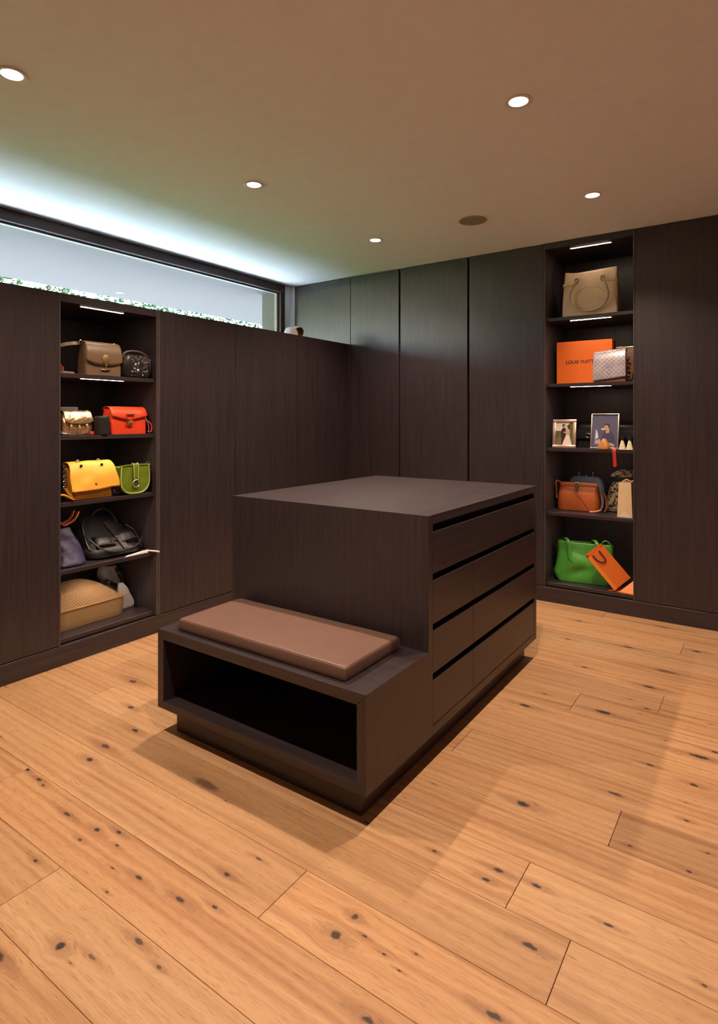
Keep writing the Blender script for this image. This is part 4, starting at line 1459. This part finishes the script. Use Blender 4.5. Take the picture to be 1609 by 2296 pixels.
def ps(bm, key, pts, lay):
    poly(bm, pts, .0080 - lay * .0003, PK.index(key))
def wedding(bm, w, h, b):
    X = lambda u: (u - .5) * w
    Z = lambda v: b + v * h
    P = lambda L: [(X(u), Z(v)) for u, v in L]
    ps(bm, 'sky', P([(0, 0), (1, 0), (1, 1), (0, 1)]), 0)
    ps(bm, 'leaf', P([(0, 0), (1, 0), (1, .62), (0, .62)]), 1)
    ps(bm, 'ground', P([(0, 0), (1, 0), (1, .28), (.5, .34), (0, .28)]), 2)
    ps(bm, 'leaf', P([(.66, .45), (1, .40), (1, 1), (.80, 1), (.68, .86)]), 3)
    ps(bm, 'suit', P([(.34, .02), (.58, .02), (.57, .40), (.62, .58), (.56, .74), (.42, .77), (.31, .66), (.30, .46), (.34, .30)]), 4)
    ps(bm, 'hair', [(X(.46) + x * w, Z(.86) + z * h) for x, z in ell(0, 0, .10, .075)], 5)
    ps(bm, 'skin', [(X(.52) + x * w, Z(.84) + z * h) for x, z in ell(0, 0, .060, .055)], 6)
    ps(bm, 'dress', P([(.38, .0), (.94, .0), (.84, .25), (.78, .44), (.60, .44), (.50, .25)]), 7)
    ps(bm, 'skin', P([(.58, .44), (.80, .44), (.80, .64), (.72, .72), (.58, .66)]), 8)
    ps(bm, 'skin', P([(.46, .52), (.62, .54), (.62, .60), (.46, .58)]), 9)
    ps(bm, 'hair', [(X(.72) + x * w, Z(.80) + z * h) for x, z in ell(0, 0, .11, .085)], 9)
    ps(bm, 'skin', [(X(.65) + x * w, Z(.78) + z * h) for x, z in ell(0, 0, .055, .050)], 10)
def portrait(bm, w, h, b):
    X = lambda u: (u - .5) * w
    Z = lambda v: b + v * h
    P = lambda L: [(X(u), Z(v)) for u, v in L]
    ps(bm, 'night', P([(0, 0), (1, 0), (1, 1), (0, 1)]), 0)
    ps(bm, 'shirt', P([(.34, 0), (.95, 0), (.88, .34), (.78, .48), (.62, .54), (.46, .46), (.36, .26)]), 2)
    ps(bm, 'skin', P([(.54, .42), (.68, .46), (.66, .60), (.54, .60)]), 3)
    ps(bm, 'hair', [(X(.58) + x * w, Z(.655) + z * h) for x, z in ell(0, 0, .105, .078)], 4)
    ps(bm, 'skin', [(X(.555) + x * w, Z(.615) + z * h) for x, z in ell(0, 0, .085, .070)], 5)
    ps(bm, 'white', [(X(.43) + x * w, Z(.560) + z * h) for x, z in ell(0, 0, .085, .030)], 6)
    ps(bm, 'white', P([(.13, .24), (.26, .30), (.22, .46), (.15, .56)]), 4)
    ps(bm, 'pale', P([(.13, .10), (.34, .12), (.32, .26), (.13, .22)]), 5)
    ps(bm, 'skin', P([(.66, .08), (.86, .02), (.90, .10), (.70, .16)]), 6)
photo_frame('photo_frame', 'rose silver photo frame with a wedding couple embracing outdoors', -1.247, 0.045, .166, .212, .021, plain('rose silver', (0.80, 0.62, 0.54), 0.28, 0.85), wedding, 0.10)
photo_frame('photo_frame', 'larger thin silver photo frame with a man in a dark shirt on a blue-grey background', -0.974, 0.075, .190, .255, .008, M_STEEL, portrait, 0.0)

# --- black bag behind the frames
t = at_back('handbag', 'black leather bag with a silver clasp behind the two photo frames', 'handbag', -1.000, 0.270, BT[2], 0.0)
bm = bmesh.new()
loft(bm, [(0, .43, .14, .02, 0, .08), (.005, .44, .15, .025, 0, .08), (.11, .43, .12, .02, 0, .08), (.165, .42, .08, .016, 0, .08), (.180, .41, .05, .01, 0, .08)], 64, 3)
link_mesh('body', bm, BLK, t, 50)
bm = bmesh.new()
flap_sheet(bm, .42, .435, [(.11, .172), (.09, .186), (.06, .186), (.025, .168), (.006, .12), (.002, .055)], lambda q: 1.0)
link_mesh('flap', bm, BLK, t, 50, 0.004)
bm = bmesh.new()
torus(bm, (-.130, -.006, .085), .016, .0035, 'y')
link_mesh('clasp', bm, M_SILVER, t, 40)

# --- wooden block
t = at_back('wooden_block', 'small rounded orange-tan wooden wedge in front of the blue-grey photo frame', 'block', -0.978, 0.025, BT[2], -0.35)
bm = bmesh.new()
loft(bm, [(0, .078, .045, .012, 0, .024), (.004, .084, .050, .014, 0, .025), (.022, .080, .048, .014, .0, .025), (.052, .044, .040, .012, .002, .026), (.072, .014, .026, .006, .004, .027), (.075, .006, .016, .003, .004, .027)], 36, 4)
link_mesh('block', bm, plain('polished orange wood', (0.56, 0.235, 0.070), 0.35, nscale=20, nstr=0.1, var=0.2), t, 60)

# --- pair of black shoes with cream heels
CR = plain('cream heel', (0.78, 0.70, 0.50), 0.4)
def shoe(label, along, dep, turn):
    t = at_back('shoe', label, 'shoe', along, dep, BT[2], turn)
    bm = bmesh.new()
    rows = []
    # heel at y = 0 (towards the room), toe at y = .20
    for (y, w, zs0, zt0) in [(.000, .026, .058, .098), (.020, .036, .058, .100), (.055, .040, .050, .072), (.100, .042, .026, .050), (.140, .046, .008, .046), (.180, .040, .002, .034), (.205, .014, .002, .014)]:
        rows.append([bm.verts.new((w / 2 * math.cos(a), y, (zs0 + zt0) / 2 + (zt0 - zs0) / 2 * math.sin(a))) for a in [2 * PI * k / 14 for k in range(14)]])
    for a, b in zip(rows, rows[1:]):
        for k in range(14):
            bm.faces.new((a[k], a[(k + 1) % 14], b[(k + 1) % 14], b[k]))
    bm.faces.new(list(reversed(rows[0])))
    bm.faces.new(rows[-1])
    link_mesh('upper', bm, BLK, t, 60)
    bm = bmesh.new()
    loft(bm, [(0, .044, .034, .008, 0, .010), (.004, .044, .034, .008, 0, .010), (.045, .024, .026, .006, 0, .010), (.075, .012, .020, .004, 0, .012)], 20, 2)
    link_mesh('heel', bm, CR, t, 50)
    return t
shoe('black pointed shoe with a cream heel turned to the room beside the blue-grey photo frame', -0.846, 0.040, 0.0)
shoe('black pointed shoe with a cream heel at the far right edge of the photo shelf', -0.7965, 0.026, 0.0)

# --- red tassel over the shelf edge
t = at_back('tassel', 'red ribbon tassel hanging over the front edge of the photo shelf', 'tassel', -0.892, 0.0, BT[2])
RT = plain('red satin ribbon', (0.50, 0.030, 0.020), 0.4)
bm = bmesh.new()
tube(bm, [(.018, .046, .006), (.006, .030, .006), (-.002, .018, .0065)], .0048, 8)
link_mesh('knot', bm, plain('gold brown cord', (0.50, 0.28, 0.10), 0.45), t, 50)
for dx, e in ((-.006, -.118), (.004, -.122), (.010, -.112)):
    bm = bmesh.new()
    ribbon(bm, [(0, .020, .007), (dx * .6, .010, .006), (dx, -.003, -.010), (dx * .8 + .004, -.004, -.060), (dx + .006, -.004, e)], .008, .0018, (1, 0, 0))
    link_mesh('ribbon_end', bm, RT, t, 50)

# --- rust bag
RU = leather('rust brown leather', (0.36, 0.085, 0.022), 0.34)
t = at_back('handbag', 'rust brown leather frame bag with a small gold clasp, beside the dusty blue bag', 'handbag', -1.185, 0.165, BT[3], 0.02)
bm = bmesh.new()
loft(bm, [(0, .285, .11, .03, 0, .065), (.006, .300, .125, .04, 0, .068), (.07, .300, .130, .04, 0, .070), (.14, .285, .100, .03, 0, .070), (.186, .268, .05, .014, 0, .068)], 64, 4, True, wrinkle(.002, 9, 6))
link_mesh('body', bm, RU, t, 60)
bm = bmesh.new()
loft(bm, [(.178, .272, .056, .012, 0, .066), (.186, .276, .060, .014, 0, .066), (.203, .270, .054, .014, 0, .066), (.207, .262, .046, .012, 0, .066)], 56, 2)
link_mesh('frame_top', bm, leather('polished rust frame', (0.42, 0.12, 0.045), 0.25), t, 50)
bm = bmesh.new()
box(bm, -.020, .010, .024, .036, .196, .212, .003)
link_mesh('clasp', bm, M_GOLD, t, 40)
bm = bmesh.new()
loft(bm, [(.150, .012, .010, .004, -.004, .012), (.175, .020, .012, .005, -.004, .018), (.196, .018, .010, .004, -.005, .030)], 16, 2)
link_mesh('clasp_tab', bm, LBd, t, 50)
bm = bmesh.new()
tube(bm, [(-.035, .014, .170), (.005, .006, .120), (.050, .002, .065), (.085, .004, .015)], .0020, 6)
link_mesh('diagonal_seam', bm, leather('dark rust seam', (0.20, 0.045, 0.012)), t, 60)
bm = bmesh.new()
tube(bm, [(-.135, .07, .200), (-.160, .06, .214), (-.168, .05, .195), (-.164, .05, .150), (-.160, .05, .08)], .0065, 8)
link_mesh('handle', bm, RU, t, 60)
bm = bmesh.new()
ribbon(bm, [(.132, .060, .200), (.158, .045, .165), (.176, .025, .100), (.180, .010, .050), (.172, -.004, .022)], .020, .005, (.5, 1, 0))
link_mesh('shoulder_strap', bm, plain('grey violet strap', (0.13, 0.10, 0.14), 0.45), t, 50)
bm = bmesh.new()
ribbon(bm, [(.172, -.004, .022), (.150, -.014, .012), (.120, -.020, .005), (.095, -.014, .004)], .020, .005, (0, 1, .4))
link_mesh('strap_end', bm, leather('tan strap end', (0.46, 0.19, 0.09)), t, 50)
bm = bmesh.new()
ribbon(bm, [(.150, .090, .160), (.185, .070, .120), (.202, .050, .060), (.196, .040, .015), (.184, .036, .004)], .018, .005, (.5, 1, 0))
link_mesh('strap_loop', bm, leather('brown strap loop', (0.30, 0.10, 0.04)), t, 50)

# --- blue kiss-lock bag
t = at_back('handbag', 'dusty blue bag with ball kiss clasps behind the rust brown bag', 'handbag', -1.172, 0.345, BT[3], 0.0)
BL = leather('dusty blue leather', (0.115, 0.155, 0.250), 0.45)
bm = bmesh.new()
loft(bm, [(0, .26, .09, .03, 0, .05), (.006, .27, .10, .03, 0, .05), (.12, .275, .095, .03, 0, .05), (.190, .258, .07, .025, 0, .05), (.222, .225, .05, .02, 0, .05), (.238, .170, .03, .012, 0, .05)], 56, 4)
link_mesh('body', bm, BL, t, 60)
for x in (-.055, .048):
    bm = bmesh.new()
    ball(bm, (x, .05, .268), .0095, 12)
    link_mesh('clasp_ball', bm, M_SILVER, t, 60)
    bm = bmesh.new()
    tube(bm, [(x, .05, .232), (x, .05, .262)], .0035, 7, 1)
    link_mesh('clasp_stem', bm, M_STEEL, t, 60)
bm = bmesh.new()
ball(bm, (-.002, .050, .246), .0085, 10)
link_mesh('centre_stud', bm, M_SILVER, t, 60)

# --- animal print bag
def animal():
    m, tt, b = new_mat('animal print cloth')
    v = obj_coord(tt, jitter=False)
    nv = noise_n(tt, v, 36, 2)
    nn = nd(tt, 'ShaderNodeTexNoise')
    nn.inputs['Scale'].default_value = 46
    nn.inputs['Detail'].default_value = 2
    nn.inputs['Distortion'].default_value = 1.4
    tt.links.new(v, nn.inputs['Vector'])
    tt.links.new(ramp(tt, nn.outputs[0], [(0.47, (0.020, 0.014, 0.010)), (0.52, (0.52, 0.38, 0.23))]), b.inputs['Base Color'])
    b.inputs['Roughness'].default_value = 0.6
    return m
AN = animal()
t = at_back('bucket_bag', 'black and cream animal print bucket bag behind the cream paper bag', 'handbag', -0.898, 0.270, BT[3], 0.0)
bm = bmesh.new()
loft(bm, [(0, .205, .14, .05, -.005, .08), (.008, .220, .155, .06, -.005, .08), (.05, .222, .155, .06, -.004, .08), (.150, .205, .125, .05, .006, .08), (.225, .165, .10, .04, .014, .08)], 56, 4, True, wrinkle(.003, 10, 8))
link_mesh('body', bm, AN, t, 60)
bm = bmesh.new()
loft(bm, [(.222, .172, .108, .04, .016, .08), (.240, .182, .115, .045, .016, .08), (.262, .172, .105, .04, .016, .08)], 40, 3)
link_mesh('black_band', bm, BLK, t, 60)
bm = bmesh.new()
loft(bm, [(.260, .186, .118, .045, .014, .08), (.272, .188, .118, .05, .014, .08), (.300, .135, .08, .035, .022, .08), (.312, .07, .04, .02, .026, .08)], 44, 4)
link_mesh('print_lid', bm, AN, t, 60)
bm = bmesh.new()
ribbon(bm, [(.098, .04, .262), (.122, .02, .235), (.118, .01, .190), (.104, .0, .140)], .014, .004, (.3, 1, 0))
link_mesh('strap', bm, BLK, t, 50)

# --- cream paper bag
KP = plain('cream kraft paper', (0.68, 0.49, 0.29), 0.65, nscale=40, nstr=0.06)
t = at_back('paper_bag', 'narrow cream paper gift bag in front of the animal print bucket bag', 'gift bag', -0.832, 0.055, BT[3], 0.0)
def flat_poly(bm, pts, th=.0008):
    """thin folded card face from 3-D corner points"""
    P = [Vector(p) for p in pts]
    n = (P[1] - P[0]).cross(P[2] - P[0]).normalized() * th
    a = [bm.verts.new(p) for p in P]
    b = [bm.verts.new(p + n) for p in P]
    k = len(P)
    bm.faces.new(a)
    bm.faces.new(list(reversed(b)))
    for i in range(k):
        bm.faces.new((a[i], b[i], b[(i + 1) % k], a[(i + 1) % k]))
w0, w1, hh, dd = .098, .078, .245, .16
bm = bmesh.new()
flat_poly(bm, [(-w0 / 2, 0, .001), (0, -.002, .045), (-w1 / 2, .006, hh)])
flat_poly(bm, [(0, -.002, .045), (w0 / 2, 0, .001), (w1 / 2, .006, hh)])
flat_poly(bm, [(-w1 / 2, .006, hh), (0, -.002, .045), (w1 / 2, .006, hh)])
flat_poly(bm, [(-w0 / 2, 0, .001), (w0 / 2, 0, .001), (0, -.002, .045)])
flat_poly(bm, [(-w0 / 2, 0, .001), (-w1 / 2, .006, hh), (-w1 / 2, dd - .006, hh), (-w0 / 2, dd, .001)])
flat_poly(bm, [(w0 / 2, 0, .001), (w0 / 2, dd, .001), (w1 / 2, dd - .006, hh), (w1 / 2, .006, hh)])
flat_poly(bm, [(w0 / 2, dd, .001), (-w0 / 2, dd, .001), (-w1 / 2, dd - .006, hh), (w1 / 2, dd - .006, hh)])
flat_poly(bm, [(-w0 / 2, 0, .0005), (-w0 / 2, dd, .0005), (w0 / 2, dd, .0005), (w0 / 2, 0, .0005)])
link_mesh('bag', bm, KP, t)
bm = bmesh.new()
flat_poly(bm, [(-w0 / 2 + .002, -.003, .001), (w0 / 2 - .002, -.003, .001), (0, -.0042, .042)])
link_mesh('base_fold', bm, plain('pale cream fold', (0.80, 0.64, 0.42), 0.65), t)
bm = bmesh.new()
tube(bm, [(-.020, .012, hh), (.010, .008, hh + .022), (.040, .010, hh + .008), (.052, .012, hh + .016)], .0028, 7)
link_mesh('string_handle', bm, plain('cream cord', (0.68, 0.52, 0.32), 0.6), t, 60)

# --- green tote
GT = leather('leaf green leather', (0.060, 0.270, 0.032), 0.34, 70, 0.35, 0.12)
t = at_back('tote_bag', 'large leaf green leather tote with thin straps on the bottom of the tall niche', 'handbag', -1.130, 0.118, 0.140, 0.13)
def gtw(p):
    v = noise.noise_vector(p * 6.5 + Vector((4, 2, 1)))
    f = min(1, p.z * 12)
    dent = math.exp(-((p.x + .05) ** 2 / .012 + (p.z - .085 - p.x * .35) ** 2 / .0022)) * .018
    dent -= math.exp(-((p.x + .03) ** 2 / .010 + (p.z - .150 + p.x * .25) ** 2 / .0026)) * .014
    return p + Vector((v.x * .010, v.y * .008 + (dent if p.y < .09 else 0), v.z * .010)) * f
bm = bmesh.new()
loft(bm, [(0, .35, .14, .03, .01, .085), (.006, .385, .165, .04, .008, .09), (.06, .424, .180, .05, 0, .095), (.12, .412, .165, .045, .004, .095), (.20, .395, .120, .03, .006, .09), (.275, .388, .075, .016, .006, .085), (.290, .386, .062, .012, .006, .085)], 84, 7, False, gtw)
link_mesh('body', bm, GT, t, 70, -0.004)
for (xa, ya) in ((-.115, .030), (.085, .030)):
    bm = bmesh.new()
    ribbon(bm, [(xa - .030, ya + .06, .275), (xa - .022, ya + .035, .315), (xa + .004, ya + .006, .308), (xa + .018, ya - .008, .270), (xa + .022, ya - .012, .220), (xa + .028, ya - .016, .175)], .020, .004, (1, .2, .1))
    link_mesh('strap', bm, GT, t, 50)
bm = bmesh.new()
tube(bm, [(-.118, .022, .272), (-.112, .014, .235), (-.108, .012, .185), (-.090, .008, .160), (-.072, .008, .150)], .0020, 6)
link_mesh('strap_shadow_line', bm, leather('dark green strap shadow', (0.015, 0.07, 0.010)), t, 60)  # shadow of the strap, modelled as a thin dark green tube
bm = bmesh.new()
tube(bm, [(.120, .060, .280), (.135, .055, .312), (.160, .055, .318), (.180, .055, .300), (.186, .052, .275)], .0060, 8)
link_mesh('tie', bm, GT, t, 60)

# --- tipped orange gift bag
OB = plain('orange paper', (0.82, 0.195, 0.022), 0.5)
OBd = plain('deep orange fold', (0.60, 0.095, 0.012), 0.5)
t = at_back('gift_bag', 'tipped orange paper gift bag with a dark purple ribbon, right of the green tote', 'gift bag', -0.868, 0.052, 0.140, 0.50)
A = R(40)
def tip(p):
    x, y, z = p
    return (x * math.cos(A) - z * math.sin(A) + .026, y + .03 * 0, x * math.sin(A) + z * math.cos(A) + .058)
w, h, d = .138, .285, .080
bm = bmesh.new()
Q = lambda L: [tip(p) for p in L]
flat_poly(bm, Q([(-w / 2, 0, 0), (w / 2, 0, 0), (w / 2, 0, h), (-w / 2, 0, h)]), -.001)
flat_poly(bm, Q([(-w / 2, d, 0), (-w / 2, d, h), (w / 2, d, h), (w / 2, d, 0)]), -.001)
flat_poly(bm, Q([(w / 2, 0, 0), (w / 2, d, 0), (w / 2, d, h), (w / 2, 0, h)]), -.001)
link_mesh('panel', bm, OB, t)
bm = bmesh.new()
flat_poly(bm, Q([(-w / 2, 0, 0), (-w / 2, 0, h), (-w / 2 + .022, d / 2, h), (-w / 2 + .022, d / 2, .02)]), -.001)
flat_poly(bm, Q([(-w / 2, d, 0), (-w / 2 + .022, d / 2, .02), (-w / 2 + .022, d / 2, h), (-w / 2, d, h)]), -.001)
link_mesh('side_gusset', bm, OBd, t)
bm = bmesh.new()
flat_poly(bm, Q([(-w / 2, 0, 0), (-w / 2, d, 0), (w / 2, d, 0), (w / 2, 0, 0)]), -.001)
link_mesh('base', bm, OB, t)
bm = bmesh.new()
flat_poly(bm, Q([(-w / 2 - .006, -.004, 0), (-w / 2 + .020, -.006, 0), (-w / 2 + .024, -.004, h), (-w / 2 - .002, -.002, h)]), -.001)
link_mesh('front_edge_fold', bm, plain('bright orange fold', (0.92, 0.30, 0.05), 0.5), t)
bm = bmesh.new()
ribbon(bm, Q([(-.032, -.004, h - .004), (-.030, -.006, h - .05), (-.010, -.007, h - .085), (.016, -.006, h - .082), (.020, -.005, h - .045), (.022, -.004, h - .004)]), .010, .002, (0.6, 0, -.5), 5)
link_mesh('ribbon_handle', bm, plain('dark purple satin', (0.060, 0.020, 0.085), 0.35), t, 50)
bm = bmesh.new()
flat_poly(bm, [(-.095, .010, .001), (.074, -.004, .001), (.074, .085, .018), (-.060, .060, .006)], .0012)
flat_poly(bm, [(-.020, .012, .004), (.074, -.002, .0022), (.074, .060, .090)], .0010)
fo = link_mesh('base_flap', bm, OB, t)
fo.rotation_euler = (0, 0, -0.50)
fo.location = (.012, -.022, 0)

# ================================================================ caps on top of the low cabinets
def cap(label, along, dep, turn, outer, inner, tilt):
    t = at_left('cap', label, 'cap', along, dep, ZT, turn)
    M = Matrix.Rotation(tilt, 4, 'X')
    pr = [(.060, .000), (.062, .010), (.058, .036), (.046, .060), (.026, .074), (.001, .079)]
    bm = bmesh.new()
    rings = []
    for (r, z) in interp(pr, 3):
        rings.append([bm.verts.new((max(r, .0005) * math.cos(a), max(r, .0005) * 0.86 * math.sin(a), z)) for a in [2 * PI * k / 28 for k in range(28)]])
    for a, b in zip(rings, rings[1:]):
        for k in range(28):
            bm.faces.new((a[k], a[(k + 1) % 28], b[(k + 1) % 28], b[k]))
    bmesh.ops.transform(bm, matrix=M, verts=bm.verts)
    zmin = min(v.co.z for v in bm.verts)
    bmesh.ops.translate(bm, verts=bm.verts, vec=(0, 0, -zmin + .003))
    link_mesh('crown', bm, outer, t, 60, 0.0025)
    bm = bmesh.new()
    rings = []
    for (r, z) in interp([(p[0] * .955, p[1] + .001 if p[1] < .09 else p[1] - .005) for p in pr], 2):
        rings.append([bm.verts.new((max(r, .0005) * math.cos(a), max(r, .0005) * 0.86 * math.sin(a), z)) for a in [2 * PI * k / 28 for k in range(28)]])
    for a, b in zip(rings, rings[1:]):
        for k in range(28):
            bm.faces.new((a[k], a[(k + 1) % 28], b[(k + 1) % 28], b[k]))
    bmesh.ops.transform(bm, matrix=M, verts=bm.verts)
    bmesh.ops.translate(bm, verts=bm.verts, vec=(0, 0, -zmin + .003))
    link_mesh('lining', bm, inner, t, 60)
    return t
WC = plain('white knit', (0.72, 0.72, 0.70), 0.8, nscale=120, nstr=0.4)
cap('small white rounded cap on top of the low cabinets by the room corner', 3.745, 0.110, 0.0, WC, plain('pale lining', (0.55, 0.52, 0.46), 0.8), 0.0)
cap('small tan cap tipped on its side showing its brown lining beside the white cap', 3.890, 0.150, 0.0, plain('tan felt', (0.50, 0.40, 0.28), 0.8), plain('brown lining', (0.34, 0.17, 0.06), 0.8), R(-66))

# ---------------------------------------------------------------- let every thing rest on its board
bpy.context.view_layer.update()
dg = bpy.context.evaluated_depsgraph_get()
for o, z in RESTING:
    if o.name.startswith(('tassel', 'paper_roll')):
        o.location.z += 0.001
        continue
    lo = 9.0
    for ch in o.children_recursive:
        if ch.type == 'MESH':
            ev = ch.evaluated_get(dg)
            m = ev.to_mesh()
            mw = ch.matrix_world
            lo = min([lo] + [(mw @ v.co).z for v in m.vertices])
            ev.to_mesh_clear()
    o.location.z += z + 0.0009 - lo
